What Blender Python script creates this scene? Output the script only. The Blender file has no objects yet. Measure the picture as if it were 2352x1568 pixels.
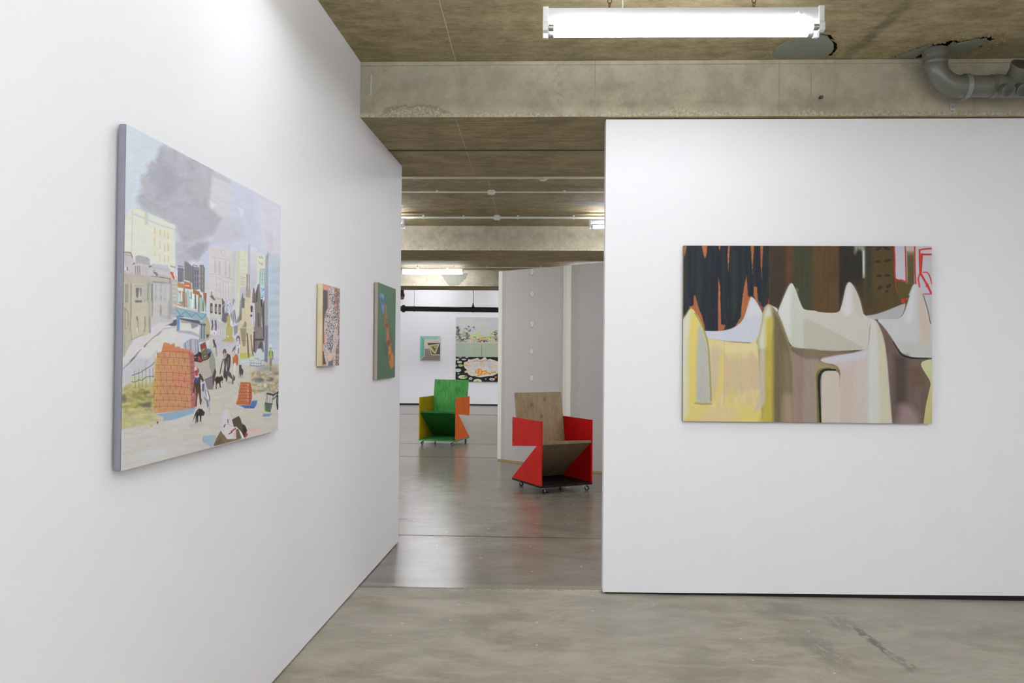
import bpy, bmesh, math, random
import numpy as np
from mathutils import Vector, Matrix

S = bpy.context.scene
COL = S.collection
PI = math.pi

# ------------------------------------------------------------------ camera
F, EYE = 1830.0, 1.333                       # focal length in pixels of a 2352 px wide frame, eye height in metres
yaw, pitch, roll = math.atan(64 / F), math.atan(31 / F), 0.0077
fw = Vector((-math.sin(yaw) * math.cos(pitch), math.cos(yaw) * math.cos(pitch), math.sin(pitch)))
rt = Vector((math.cos(yaw), math.sin(yaw), 0))
up = rt.cross(fw)
r2 = rt * math.cos(roll) + up * math.sin(roll)
u2 = up * math.cos(roll) - rt * math.sin(roll)
cam = bpy.data.cameras.new('camera')
cam.sensor_fit = 'HORIZONTAL'; cam.sensor_width = 36.0; cam.lens = 36.0 * F / 2352
cam.clip_start = 0.05
camo = bpy.data.objects.new('camera', cam); COL.objects.link(camo)
m = Matrix((r2, u2, -fw)).transposed().to_4x4(); m.translation = (0, 0, EYE)
camo.matrix_world = m
S.camera = camo

# ------------------------------------------------------------------ world, exposure
w = bpy.data.worlds.new('world'); S.world = w; w.use_nodes = True
w.node_tree.nodes['Background'].inputs[0].default_value = (0.9, 0.92, 1, 1)
w.node_tree.nodes['Background'].inputs[1].default_value = 0.05
S.view_settings.view_transform = 'Standard'; S.view_settings.look = 'None'
S.view_settings.exposure = EXPOSURE = 0.60; S.view_settings.gamma = 1.0
S.view_settings.use_curve_mapping = False
S.cycles.max_bounces = 6; S.cycles.diffuse_bounces = 4; S.cycles.glossy_bounces = 3; S.cycles.adaptive_threshold = 0.03; S.cycles.use_light_tree = False
S.cycles.sample_clamp_indirect = 6.0
TUBE, TUBE_HALL = 21.5, 62.0                                   # radiance of a fluorescent tube in the gallery's battens

# ------------------------------------------------------------------ mesh helpers
def newbm(): return bmesh.new()

def obj(name, bm, mat, parent=None, smooth=False, loc=None, rotz=0.0):
    me = bpy.data.meshes.new(name)
    bm.normal_update()
    bm.to_mesh(me); bm.free()
    o = bpy.data.objects.new(name, me); COL.objects.link(o)
    for mm in (mat if isinstance(mat, (list, tuple)) else [mat]): me.materials.append(mm)
    if smooth:
        me.polygons.foreach_set('use_smooth', [True] * len(me.polygons))
        try: me.set_sharp_from_angle(angle=math.radians(40))
        except Exception: pass
    if parent: o.parent = parent
    if loc: o.location = loc
    if rotz: o.rotation_euler = (0, 0, rotz)
    return o

def empty(name, loc=(0, 0, 0), rotz=0.0):
    o = bpy.data.objects.new(name, None); COL.objects.link(o)
    o.empty_display_size = 0.1; o.location = loc; o.rotation_euler = (0, 0, rotz)
    return o

def tag(o, label, cat, group=None):
    o['label'] = label; o['category'] = cat
    if group: o['group'] = group
    return o

def struct(o):
    o['kind'] = 'structure'; return o

def box(bm, x0, x1, y0, y1, z0, z1, mi=0):
    v = [bm.verts.new(p) for p in ((x0,y0,z0),(x1,y0,z0),(x1,y1,z0),(x0,y1,z0),(x0,y0,z1),(x1,y0,z1),(x1,y1,z1),(x0,y1,z1))]
    fs = [bm.faces.new([v[i] for i in q]) for q in ((3,2,1,0),(4,5,6,7),(0,1,5,4),(1,2,6,5),(2,3,7,6),(3,0,4,7))]
    for f in fs: f.material_index = mi
    return v

def prism(bm, pts, y0, y1, axis='y', mi=0):
    """polygon pts (a,b) extruded along an axis; axis y: (a,y,b); axis x: (x,a,b); axis z: (a,b,z)"""
    def P(a, b, c): return (a, c, b) if axis == 'y' else ((c, a, b) if axis == 'x' else (a, b, c))
    A = [bm.verts.new(P(a, b, y0)) for a, b in pts]; B = [bm.verts.new(P(a, b, y1)) for a, b in pts]
    n = len(pts)
    fs = [bm.faces.new(A), bm.faces.new(B[::-1])]
    for i in range(n): fs.append(bm.faces.new((A[i], B[i], B[(i+1) % n], A[(i+1) % n])))
    for f in fs: f.material_index = mi
    bmesh.ops.recalc_face_normals(bm, faces=fs)

def bevel(bm, wdt, seg=2, verts=None):
    bmesh.ops.recalc_face_normals(bm, faces=bm.faces[:])
    bmesh.ops.bevel(bm, geom=bm.edges[:], offset=wdt, segments=seg, profile=0.5, affect='EDGES', clamp_overlap=True)

def sweep(bm, pts, rads, seg=16, cap=True):
    """round tube through points with a radius for each"""
    pts = [Vector(p) for p in pts]
    if not isinstance(rads, (list, tuple)): rads = [rads] * len(pts)
    rings = []; ref = None
    for i, p in enumerate(pts):
        t = (pts[min(i+1, len(pts)-1)] - pts[max(i-1, 0)])
        t = t.normalized() if t.length > 1e-9 else Vector((0,0,1))
        if ref is None:
            ref = Vector((0,0,1)) if abs(t.z) < 0.9 else Vector((0,1,0))
        a = (ref - t * ref.dot(t)).normalized(); b = t.cross(a); ref = a
        rings.append([bm.verts.new(p + (a * math.cos(2*PI*k/seg) + b * math.sin(2*PI*k/seg)) * rads[i]) for k in range(seg)])
    for i in range(len(rings) - 1):
        A, B = rings[i], rings[i+1]
        for k in range(seg): bm.faces.new((A[k], A[(k+1) % seg], B[(k+1) % seg], B[k]))
    if cap:
        bm.faces.new(rings[0][::-1]); bm.faces.new(rings[-1])
    return rings

def cyl(bm, p, q, r, seg=16, cap=True): return sweep(bm, [p, q], r, seg, cap)

def torus(bm, c, R, r, ax, seg=16, sub=8, sx=1.0):
    """ring about unit axis ax; sx stretches along the world direction chosen as first axis"""
    ax = Vector(ax).normalized(); ref = Vector((0,0,1)) if abs(ax.z) < .9 else Vector((1,0,0))
    a = (ref - ax * ref.dot(ax)).normalized(); b = ax.cross(a); c = Vector(c); rings = []
    for i in range(seg):
        t = 2*PI*i/seg; d = a*math.cos(t)*sx + b*math.sin(t)
        rings.append([bm.verts.new(c + d*R + (d.normalized()*math.cos(2*PI*k/sub) + ax*math.sin(2*PI*k/sub))*r) for k in range(sub)])
    for i in range(seg):
        A, B = rings[i], rings[(i+1) % seg]
        for k in range(sub): bm.faces.new((A[k], B[k], B[(k+1) % sub], A[(k+1) % sub]))

# ------------------------------------------------------------------ material helpers
def s2l(c):
    return tuple(((x/255)/12.92 if x/255 <= 0.04045 else ((x/255+0.055)/1.055)**2.4) for x in c)

class NT:
    def __init__(s, name):
        s.m = bpy.data.materials.new(name); s.m.use_nodes = True
        s.t = s.m.node_tree; s.b = s.t.nodes['Principled BSDF']
    def n(s, typ, **kw):
        nd = s.t.nodes.new(typ)
        for k, v in kw.items():
            if k.startswith('i_'):
                key = k[2:]; key = int(key) if key.isdigit() else key
                s.set(nd.inputs[key], v)
            else: setattr(nd, k, v)
        return nd
    def set(s, sock, v):
        if isinstance(v, bpy.types.NodeSocket): s.t.links.new(v, sock)
        elif isinstance(v, bpy.types.Node): s.t.links.new(v.outputs[0], sock)
        else:
            if isinstance(v, (tuple, list)) and sock.type == 'RGBA' and len(v) == 3: v = (*v, 1)
            sock.default_value = v
    def math(s, op, a, b=0.0, c=None, clamp=False):
        nd = s.n('ShaderNodeMath', operation=op, use_clamp=clamp); s.set(nd.inputs[0], a); s.set(nd.inputs[1], b)
        if c is not None: s.set(nd.inputs[2], c)
        return nd.outputs[0]
    def mix(s, f, a, b, mode='MIX'):
        nd = s.n('ShaderNodeMix', data_type='RGBA', blend_type=mode)
        s.set(nd.inputs[0], f); s.set(nd.inputs[6], a); s.set(nd.inputs[7], b); return nd.outputs[2]
    def noise(s, vec, scale, detail=4, rough=0.55, dist=0.0):
        nd = s.n('ShaderNodeTexNoise'); s.set(nd.inputs['Vector'], vec); nd.inputs['Scale'].default_value = scale
        nd.inputs['Detail'].default_value = detail; nd.inputs['Roughness'].default_value = rough; nd.inputs['Distortion'].default_value = dist
        return nd.outputs[0]
    def scale(s, vec, x, y, z, off=(0, 0, 0)):
        nd = s.n('ShaderNodeMapping'); s.set(nd.inputs[0], vec); nd.inputs['Scale'].default_value = (x, y, z); nd.inputs['Location'].default_value = off
        return nd.outputs[0]
    def ramp(s, f, a, b, x=0.0, y=1.0):
        nd = s.n('ShaderNodeMapRange', interpolation_type='SMOOTHSTEP'); s.set(nd.inputs[0], f)
        nd.inputs[1].default_value = a; nd.inputs[2].default_value = b; nd.inputs[3].default_value = x; nd.inputs[4].default_value = y
        return nd.outputs[0]
    def pos(s): return s.n('ShaderNodeNewGeometry').outputs['Position']
    def oco(s): return s.n('ShaderNodeTexCoord').outputs['Object']
    def sep(s, v): 
        nd = s.n('ShaderNodeSeparateXYZ'); s.set(nd.inputs[0], v); return nd.outputs
    def line(s, coord, at, half, soft):
        """mask: 1 within half of at"""
        d = s.math('ABSOLUTE', s.math('SUBTRACT', coord, at))
        return s.ramp(d, half, half + soft, 1.0, 0.0)
    def bump(s, h, strength=0.2, dist=0.01):
        nd = s.n('ShaderNodeBump'); nd.inputs['Strength'].default_value = strength; nd.inputs['Distance'].default_value = dist
        s.set(nd.inputs['Height'], h); s.set(s.b.inputs['Normal'], nd.outputs[0])
    def out(s, col=None, rough=None, spec=None, metal=None):
        for k, v in (('Base Color', col), ('Roughness', rough), ('Specular IOR Level', spec), ('Metallic', metal)):
            if v is not None: s.set(s.b.inputs[k], v)
        return s.m

def plain(name, rgb, rough=0.5, metal=0.0, spec=0.5, var=0.06, sc=30.0):
    t = NT(name); f = t.noise(t.oco(), sc, 3)
    c = s2l(rgb)
    col = t.mix(f, tuple(x*(1-var) for x in c), tuple(min(1, x*(1+var)) for x in c))
    return t.out(col, rough, spec, metal)

# ------------------------------------------------------------------ materials of the building
def mat_white(name, rgb=(233, 233, 235)):
    t = NT(name); p = t.pos()
    f = t.noise(p, 1.3, 4); g = t.noise(p, 60, 3)
    c = s2l(rgb)
    col = t.mix(f, tuple(x*0.97 for x in c), c)
    t.bump(g, 0.06, 0.003)
    return t.out(col, 0.62, 0.3)

def mat_ceiling():
    t = NT('ceiling_concrete'); p = t.pos(); x, y, z = t.sep(p)
    big = t.noise(p, 0.9, 5, 0.6)
    streak = t.math('ADD', t.math('MULTIPLY', t.noise(t.scale(p, 1.8, 8, 1), 2.6, 8, 0.75), 0.33), t.math('MULTIPLY', t.noise(t.scale(p, 1, 1.5, 1), 4.0, 10, 0.78), 0.67))
    fine = t.noise(t.scale(p, 8, 60, 1), 2.0, 4, 0.6)
    mott = t.noise(p, 14, 5, 0.7)
    col = t.mix(t.ramp(streak, 0.36, 0.64), C_CEIL_D, C_CEIL_L)
    col = t.mix(t.ramp(big, 0.45, 0.75, 0, 0.55), col, C_CEIL_G)
    col = t.mix(t.ramp(fine, 0.55, 0.8, 0, 0.35), col, tuple(v*0.6 for v in C_CEIL_D))
    col = t.mix(t.ramp(mott, 0.6, 0.8, 0, 0.4), col, tuple(v*1.35 for v in C_CEIL_L))
    gr = t.ramp(t.noise(t.scale(p, 1, 1.6, 1), 38, 4, 0.7), 0.5, 0.7)
    col = t.mix(t.math('MULTIPLY', gr, 0.35), col, tuple(v*0.5 for v in C_CEIL_D))
    lt = t.ramp(t.noise(t.scale(p, 1, 2.2, 1), 17, 5, 0.75), 0.56, 0.72)
    col = t.mix(t.math('MULTIPLY', lt, 0.45), col, (0.52, 0.46, 0.31))
    # rust streaks across the bay behind the first beam
    rust = t.math('MULTIPLY', t.ramp(t.noise(t.scale(p, 1.6, 26, 1, (3, 1, 0)), 1.5, 2), 0.66, 0.74), t.ramp(y, 4.4, 4.8))
    col = t.mix(t.math('MULTIPLY', rust, 0.55), col, (0.17, 0.09, 0.03))
    # dark pinholes
    pin = t.ramp(t.noise(t.scale(p, 1, 2, 1), 9, 2), 0.76, 0.80)
    col = t.mix(t.math('MULTIPLY', pin, 0.7), col, (0.03, 0.03, 0.028))
    # chalked white setting-out line
    lx = t.math('ADD', t.math('MULTIPLY', y, -0.0056), -0.4612)
    wob = t.math('MULTIPLY', t.math('SUBTRACT', t.noise(p, 3, 2), 0.5), 0.012)
    ln = t.line(t.math('ADD', x, wob), lx, 0.0008, 0.0022)
    ln = t.math('MULTIPLY', ln, t.ramp(t.noise(p, 25, 3), 0.32, 0.5, 0.3, 0.75))
    col = t.mix(ln, col, (0.62, 0.60, 0.52))
    # broad board mark running towards the camera at right
    bx = t.math('ADD', t.math('MULTIPLY', y, -0.04), 1.86)
    bd = t.math('MULTIPLY', t.line(t.math('ADD', x, t.math('MULTIPLY', t.math('SUBTRACT', t.noise(p, 7, 6, 0.7), 0.5), 0.09)), bx, 0.015, 0.03), t.ramp(t.noise(p, 2.2, 3), 0.35, 0.6, 0.1, 0.42))
    col = t.mix(bd, col, (0.06, 0.052, 0.035))
    h = t.math('ADD', t.math('MULTIPLY', streak, 0.6), t.math('MULTIPLY', mott, 0.4))
    t.bump(h, 0.25, 0.012)
    return t.out(col, 0.85, 0.2)

def mat_beam():
    t = NT('beam_concrete'); p = t.pos(); x, y, z = t.sep(p)
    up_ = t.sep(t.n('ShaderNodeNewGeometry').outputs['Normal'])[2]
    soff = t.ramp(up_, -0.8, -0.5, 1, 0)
    big = t.noise(p, 1.4, 5, 0.6)
    mott = t.noise(p, 5, 10, 0.74)
    fine = t.noise(p, 60, 5, 0.75)
    streak = t.math('ADD', t.math('MULTIPLY', t.noise(t.scale(p, 1.8, 10, 1), 2.6, 8, 0.75), 0.4), t.math('MULTIPLY', t.noise(t.scale(p, 1, 1.6, 1), 4.0, 10, 0.78), 0.6))
    face = t.mix(t.ramp(mott, 0.24, 0.76), C_BEAM_D, C_BEAM_L)
    face = t.mix(t.ramp(big, 0.45, 0.7, 0, 0.5), face, C_BEAM_G)
    face = t.mix(t.ramp(fine, 0.58, 0.75, 0, 0.5), face, tuple(v*0.55 for v in C_BEAM_D))
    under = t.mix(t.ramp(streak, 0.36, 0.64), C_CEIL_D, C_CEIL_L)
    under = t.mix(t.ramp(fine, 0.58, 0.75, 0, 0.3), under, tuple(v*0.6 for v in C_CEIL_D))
    rust = t.ramp(t.noise(t.scale(p, 1.6, 30, 1, (1, 0, 0)), 1.5, 2), 0.63, 0.70)
    under = t.mix(t.math('MULTIPLY', rust, 0.6), under, (0.17, 0.09, 0.03))
    lx = t.math('ADD', t.math('MULTIPLY', y, -0.008), -0.451)
    wob = t.math('MULTIPLY', t.math('SUBTRACT', t.noise(p, 3, 2), 0.5), 0.012)
    ln = t.math('MULTIPLY', t.line(t.math('ADD', x, wob), lx, 0.0008, 0.0024), 0.55)
    under = t.mix(ln, under, (0.55, 0.53, 0.45))
    only = t.ramp(y, 4.6, 4.7, 1.0, 0.0)
    # hairline board joints on the front face
    for xv in (0.30, 1.325, 1.50, 1.63):
        m_ = t.line(x, xv, 0.0006, 0.0022)
        m_ = t.math('MULTIPLY', t.math('MULTIPLY', m_, only), t.ramp(t.noise(p, 5, 2), 0.35, 0.5))
        face = t.mix(t.math('MULTIPLY', m_, 0.45), face, (0.05, 0.05, 0.045))
    # rough pale arris along the lower edge, patchy
    lowband = t.math('SUBTRACT', t.math('ADD', 2.69, t.math('MULTIPLY', t.ramp(t.noise(t.scale(p, 1, 0, 0), 1.9, 5, 0.65), 0.38, 0.75), 0.06)), z)
    spx = t.math('DIVIDE', t.math('ADD', x, 0.72), 0.19); spz = t.math('DIVIDE', t.math('SUBTRACT', z, 2.665), 0.075)
    spd = t.math('ADD', t.math('ADD', t.math('MULTIPLY', spx, spx), t.math('MULTIPLY', spz, spz)), t.math('MULTIPLY', t.math('SUBTRACT', t.noise(p, 16, 6, 0.75), 0.5), 2.6))
    spall = t.math('MULTIPLY', t.ramp(spd, 0.85, 1.0, 1, 0), only)
    arr = t.math('MAXIMUM', t.ramp(lowband, 0.0, 0.012), spall)
    rim = t.math('MULTIPLY', t.math('MULTIPLY', t.ramp(spd, 0.85, 1.0, 0, 1), t.ramp(spd, 1.05, 1.45, 1, 0)), only)
    face = t.mix(t.math('MULTIPLY', rim, 0.5), face, tuple(v*0.55 for v in C_BEAM_D))
    rub = t.noise(p, 60, 5, 0.75)
    face = t.mix(t.math('MULTIPLY', arr, 0.75), face, t.mix(t.ramp(rub, 0.35, 0.65), C_BEAM_D, (0.60, 0.53, 0.40)))
    crk = t.n('ShaderNodeTexVoronoi', feature='DISTANCE_TO_EDGE'); jn = t.n('ShaderNodeTexNoise'); t.set(jn.inputs['Vector'], p); jn.inputs['Scale'].default_value = 22; jn.inputs['Detail'].default_value = 4
    ja = t.n('ShaderNodeVectorMath', operation='MULTIPLY_ADD'); t.set(ja.inputs[0], jn.outputs['Color']); ja.inputs[1].default_value = (.09, .09, .09); t.set(ja.inputs[2], p)
    t.set(crk.inputs['Vector'], ja.outputs[0]); crk.inputs['Scale'].default_value = 30
    face = t.mix(t.math('MULTIPLY', t.math('MULTIPLY', spall, t.ramp(crk.outputs['Distance'], 0.0, 0.09, 1, 0)), 0.5), face, (0.16, 0.14, 0.10))
    # rust-brown drip
    dr = t.math('MULTIPLY', t.line(t.math('ADD', x, t.math('MULTIPLY', t.math('SUBTRACT', t.noise(p, 9, 3), .5), .1)), 0.10, 0.01, 0.03), t.ramp(t.noise(p, 30, 3), 0.45, 0.6))
    face = t.mix(t.math('MULTIPLY', t.math('MULTIPLY', dr, only), 0.28), face, (0.28, 0.16, 0.06))
    # chalk mark at left
    ck = t.math('MULTIPLY', t.line(t.math('ADD', x, wob), -0.968, 0.002, 0.003), t.line(z, 2.86, 0.055, 0.01))
    face = t.mix(t.math('MULTIPLY', t.math('MULTIPLY', ck, only), 0.8), face, (0.6, 0.6, 0.58))
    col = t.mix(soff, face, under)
    h = t.math('ADD', t.math('MULTIPLY', mott, 0.5), t.math('ADD', t.math('MULTIPLY', fine, 0.25), t.math('MULTIPLY', t.math('MULTIPLY', arr, rub), 0.9)))
    t.bump(h, 0.35, 0.012)
    return t.out(col, 0.85, 0.2)

def mat_floor():
    t = NT('floor_concrete'); p = t.pos(); x, y, z = t.sep(p)
    big = t.noise(p, 0.7, 5, 0.6)
    mid = t.noise(t.scale(p, 1.0, 2.0, 1), 2.2, 10, 0.72, 0.4)
    fine = t.noise(t.scale(p, 3, 9, 1), 6, 5, 0.7)
    grit = t.noise(p, 130, 2, 0.6)
    trowel = t.noise(t.scale(p, 5, 26, 1), 1.6, 3, 0.6, 0.5)
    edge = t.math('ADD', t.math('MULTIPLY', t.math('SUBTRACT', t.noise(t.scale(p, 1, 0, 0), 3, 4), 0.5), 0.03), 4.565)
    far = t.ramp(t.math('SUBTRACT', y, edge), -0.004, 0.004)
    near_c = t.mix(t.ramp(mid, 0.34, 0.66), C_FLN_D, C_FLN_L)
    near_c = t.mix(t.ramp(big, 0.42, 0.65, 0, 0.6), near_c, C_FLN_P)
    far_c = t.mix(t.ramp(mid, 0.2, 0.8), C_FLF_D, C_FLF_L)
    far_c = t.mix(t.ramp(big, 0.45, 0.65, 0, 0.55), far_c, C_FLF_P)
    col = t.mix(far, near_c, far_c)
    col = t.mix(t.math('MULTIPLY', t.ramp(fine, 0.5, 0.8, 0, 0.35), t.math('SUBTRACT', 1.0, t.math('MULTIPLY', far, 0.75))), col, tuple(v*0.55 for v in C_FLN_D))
    col = t.mix(t.ramp(trowel, 0.62, 0.8, 0, 0.3), col, C_FLN_P)
    col = t.mix(t.ramp(grit, 0.6, 0.8, 0, 0.18), col, (0.08, 0.075, 0.06))
    # white paint flecks
    vor = t.n('ShaderNodeTexVoronoi', voronoi_dimensions='2D'); t.set(vor.inputs['Vector'], t.scale(p, 3.0, 4.4, 1)); vor.inputs['Scale'].default_value = 1.0
    vor.inputs['Randomness'].default_value = 1.0
    fl = t.ramp(t.math('ADD', vor.outputs['Distance'], t.math('MULTIPLY', t.math('SUBTRACT', t.noise(p, 90, 2), 0.5), 0.03)), 0.014, 0.022, 1, 0)
    fl = t.math('MULTIPLY', fl, t.ramp(t.sep(vor.outputs['Color'])[0], 0.62, 0.7))
    scr = t.math('MULTIPLY', t.line(t.noise(t.scale(p, 1.2, 3, 1), 2.2, 2, 0.4, 0.6), 0.5, 0.0012, 0.002), t.ramp(t.noise(p, 3.5, 2), 0.58, 0.66))
    col = t.mix(t.math('MULTIPLY', scr, 0.35), col, (0.5, 0.48, 0.43))
    col = t.mix(t.math('MULTIPLY', fl, 0.8), col, (0.75, 0.75, 0.72))
    # long dark scuffs in the right foreground
    for x0_, y0_, hw_, ln_, am in ((1.575, 3.83, 0.012, 0.20, 0.8), (1.60, 3.55, 0.018, 0.10, 0.5), (1.30, 3.70, 0.035, 0.22, 0.35), (1.52, 4.08, 0.04, 0.12, 0.35)):
        sx = t.math('ADD', t.math('MULTIPLY', y, -0.05), x0_ + 0.05*y0_)
        sc_ = t.line(t.math('ADD', x, t.math('MULTIPLY', t.math('SUBTRACT', t.noise(t.scale(p, 2, 1, 1), 9, 6, 0.7), 0.5), 0.09)), sx, hw_, hw_*1.5)
        sc_ = t.math('MULTIPLY', t.math('MULTIPLY', sc_, t.line(y, y0_, ln_*0.6, ln_*0.5)), t.ramp(t.noise(t.scale(p, 9, 3, 1), 5, 4), 0.36, 0.52))
        col = t.mix(t.math('MULTIPLY', sc_, am), col, (0.10, 0.085, 0.075))
    # joints
    wob = t.math('MULTIPLY', t.math('SUBTRACT', t.noise(t.scale(p, 1, 0, 0), 4, 3), 0.5), 0.012)
    yj = t.math('ADD', y, wob)
    for yv, hw, a in ((20.8, 0.06, 0.3),):
        col = t.mix(t.math('MULTIPLY', t.line(yj, yv, hw, 0.004), a), col, (0.05, 0.04, 0.03))
    lip = t.line(t.math('SUBTRACT', y, edge), -0.004, 0.010, 0.008)
    lipn = t.ramp(t.math('ADD', t.noise(t.scale(p, 4, 9, 1), 7, 6, 0.75), t.math('MULTIPLY', x, 0.12)), 0.44, 0.56)
    col = t.mix(t.math('MULTIPLY', lip, 0.8), col, t.mix(lipn, (0.07, 0.065, 0.05), (0.5, 0.47, 0.40)))
    lip2 = t.line(t.math('SUBTRACT', y, edge), 0.04, 0.028, 0.02)
    col = t.mix(t.math('MULTIPLY', lip2, 0.7), col, (0.27, 0.245, 0.185))
    r_far = t.math('ADD', 0.195, t.math('MULTIPLY', big, 0.06))
    r_near = t.math('ADD', 0.38, t.math('MULTIPLY', big, 0.2))
    mm = t.n('ShaderNodeMix', data_type='FLOAT'); t.set(mm.inputs[0], far); t.set(mm.inputs[2], r_near); t.set(mm.inputs[3], r_far)
    h = t.math('ADD', t.math('MULTIPLY', trowel, 0.5), t.math('MULTIPLY', fine, 0.25))
    t.bump(h, 0.10, 0.006)
    return t.out(col, mm.outputs[0], 0.42)

def mat_board():
    """bare plasterboard with filled joints; local x runs along the board, z up"""
    t = NT('bare_plasterboard'); p = t.oco(); x, y, z = t.sep(p)
    n0 = t.noise(t.scale(p, 0.6, 1, 1), 3.2, 3, 0.6); n1 = t.noise(p, 11, 5, 0.7); n2 = t.noise(p, 45, 4, 0.7); n3 = t.noise(t.scale(p, 1, 1, .5), 5, 3)
    col = t.mix(t.noise(p, 1.5, 4), C_BRD_D, C_BRD_L)
    pale = (0.84, 0.84, 0.74); stain = (0.44, 0.435, 0.355)
    def band(c0, half, ragged, colr, amt):
        d = t.math('ABSOLUTE', t.math('SUBTRACT', x, c0))
        d = t.math('ADD', d, t.math('MULTIPLY', t.math('SUBTRACT', t.math('ADD', t.math('MULTIPLY', n0, 0.55), t.math('ADD', t.math('MULTIPLY', n1, 0.30), t.math('MULTIPLY', n2, 0.15))), 0.5), ragged))
        return t.mix(t.math('MULTIPLY', t.ramp(d, half, half + 0.006, 1, 0), amt), col, colr)
    col = band(J_X - 0.045, 0.06, 0.28, stain, 0.45)
    col = band(J_X + 0.075, 0.085, 0.55, stain, 0.5)
    col = band(J_X - 0.01, 0.055, 0.03, pale, 0.75)
    col = band(J_X + 0.01, 0.028, 0.03, tuple(v*1.08 for v in pale), 0.5)
    col = band(0.085, 0.03, 0.13, stain, 0.6)
    col = band(0.02, 0.038, 0.02, pale, 0.85)
    col = t.mix(t.math('MULTIPLY', t.ramp(n3, 0.72, 0.75), 0.3), col, stain)
    t.bump(n2, 0.05, 0.003)
    return t.out(col, 0.8, 0.2)

C_CEIL_D, C_CEIL_L, C_CEIL_G = (0.213, 0.170, 0.090), (0.422, 0.350, 0.205), (0.30, 0.256, 0.155)
C_BEAM_D, C_BEAM_L, C_BEAM_G = (0.29, 0.264, 0.188), (0.53, 0.485, 0.365), (0.365, 0.348, 0.268)
C_FLN_D, C_FLN_L, C_FLN_P = (0.235, 0.212, 0.158), (0.40, 0.362, 0.285), (0.41, 0.385, 0.325)
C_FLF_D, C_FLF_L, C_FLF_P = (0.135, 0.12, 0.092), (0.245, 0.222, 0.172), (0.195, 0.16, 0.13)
C_BRD_D, C_BRD_L = (0.50, 0.49, 0.467), (0.54, 0.53, 0.507)
J_X = 1.11

M = dict(
    white=mat_white('white_wall_paint'),
    white_end=mat_white('white_wall_edge_paint'),
    ceiling=mat_ceiling(), beam=mat_beam(), floor=mat_floor(), board=mat_board(),
    dark=plain('recess_shade', (22, 20, 18), 0.9),  # near-black stands in for shade in wall gaps and ceiling holes
    mortar=plain('grey_mortar', (128, 128, 116), 0.9, var=0.12, sc=14),
    ochre=plain('ochre_filler', (150, 120, 50), 0.9, var=0.2),
    rubble=plain('broken_concrete', (140, 124, 88), 0.95, var=0.5, sc=70),
    enamel=plain('white_enamel', (218, 220, 221), 0.4),
    cap=plain('white_plastic', (225, 226, 226), 0.4),
    strap=plain('dull_galvanised_strap', (190, 192, 192), 0.45, 0.3),
    steel=plain('zinc_steel', (175, 178, 180), 0.35, 0.9),
    chain=plain('rusty_chain_steel', (105, 78, 66), 0.5, 0.6),
    pvc=plain('grey_pvc', (104, 104, 94), 0.28, spec=0.5),
    conduit=plain('painted_conduit', (228, 228, 216), 0.5),
    black=plain('black_pipe_paint', (20, 19, 19), 0.55),
    rust=plain('rusty_iron', (70, 38, 36), 0.8),
    timber=plain('pale_timber', (178, 150, 92), 0.7, var=0.2),
    rubber=plain('black_rubber', (28, 28, 28), 0.6),
    joint=plain('joint_filler', (74, 62, 52), 0.95, spec=0.1, var=0.3, sc=6),
    ring=plain('filler_halo', (178, 177, 162), 0.85),
    filler=plain('pale_filler', (212, 212, 196), 0.85),
)
def emis(name, rgb, k):
    t = NT(name); t.b.inputs['Base Color'].default_value = (0.9, 0.9, 0.9, 1)
    t.b.inputs['Emission Color'].default_value = (*rgb, 1); t.b.inputs['Emission Strength'].default_value = k
    return t.m
M['tube'] = emis('lit_fluorescent_tube', (0.935, 0.967, 1.04), TUBE)
M['tube_hall'] = emis('lit_hall_fluorescent_tube', (0.94, 0.955, 1.06), TUBE_HALL)

M['diffuser'] = emis('lit_diffuser', (0.94, 0.955, 1.06), TUBE_HALL*0.4)

# ------------------------------------------------------------------ the room
ZS, ZC, ZC2 = 2.675, 2.99, 3.42                          # beam soffit and ceiling heights
LW0, LWA, LEND = -1.165, 0.0305, 5.636        # left wall: x = LW0 + LWA * y, up to y = LEND
XL, XR, YB, YF = -6.0, 5.5, -3.2, 20.97
def lwx(y): return LW0 + LWA * y

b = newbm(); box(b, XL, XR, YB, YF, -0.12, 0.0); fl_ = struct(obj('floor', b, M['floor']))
for yv, hw, sl in ((5.858, 0.008, -0.008), (10.32, 0.014, -0.03), (11.87, 0.010, 0.0), (17.65, 0.035, -0.006)):
    b = newbm(); r = random.Random(int(yv*10)); pv = None; x = XL
    while x < XR:
        y0 = yv + sl*x + r.uniform(-.0025, .0025); h_ = hw*r.uniform(.75, 1.15)
        cur = [b.verts.new((x, y0 - h_, 0.0006)), b.verts.new((x, y0 + h_, 0.0006))]
        if pv: b.faces.new((pv[0], cur[0], cur[1], pv[1]))
        pv = cur; x += 0.09
    obj('expansion_joint', b, M['joint'], fl_)

def ragged(poly, n, amp, seed):
    """closed outline through poly, subdivided and jittered"""
    r = random.Random(seed); out = []
    k = len(poly)
    for i in range(k):
        (ax, ay), (bx, by) = poly[i], poly[(i+1) % k]
        for j in range(n):
            f = j / n
            out.append((ax + (bx-ax)*f + r.uniform(-amp, amp), ay + (by-ay)*f + r.uniform(-amp, amp)))
    return out
patch_out = ragged([(1.262,4.365),(1.252,4.27),(1.285,4.18),(1.335,4.125),(1.40,4.105),(1.475,4.125),(1.535,4.19),(1.575,4.29),(1.588,4.38),(1.58,4.435),(1.42,4.443),(1.30,4.435)], 4, 0.008, 3)
hole_out = ragged([(1.93,4.43),(1.945,4.385),(2.005,4.30),(2.045,4.25),(2.09,4.235),(2.13,4.20),(2.19,4.22),(2.245,4.165),(2.31,4.15),(2.345,4.18),(2.33,4.28),(2.29,4.37),(2.22,4.44),(2.06,4.445)], 4, 0.010, 5)
b = newbm(); edges = []
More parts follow.
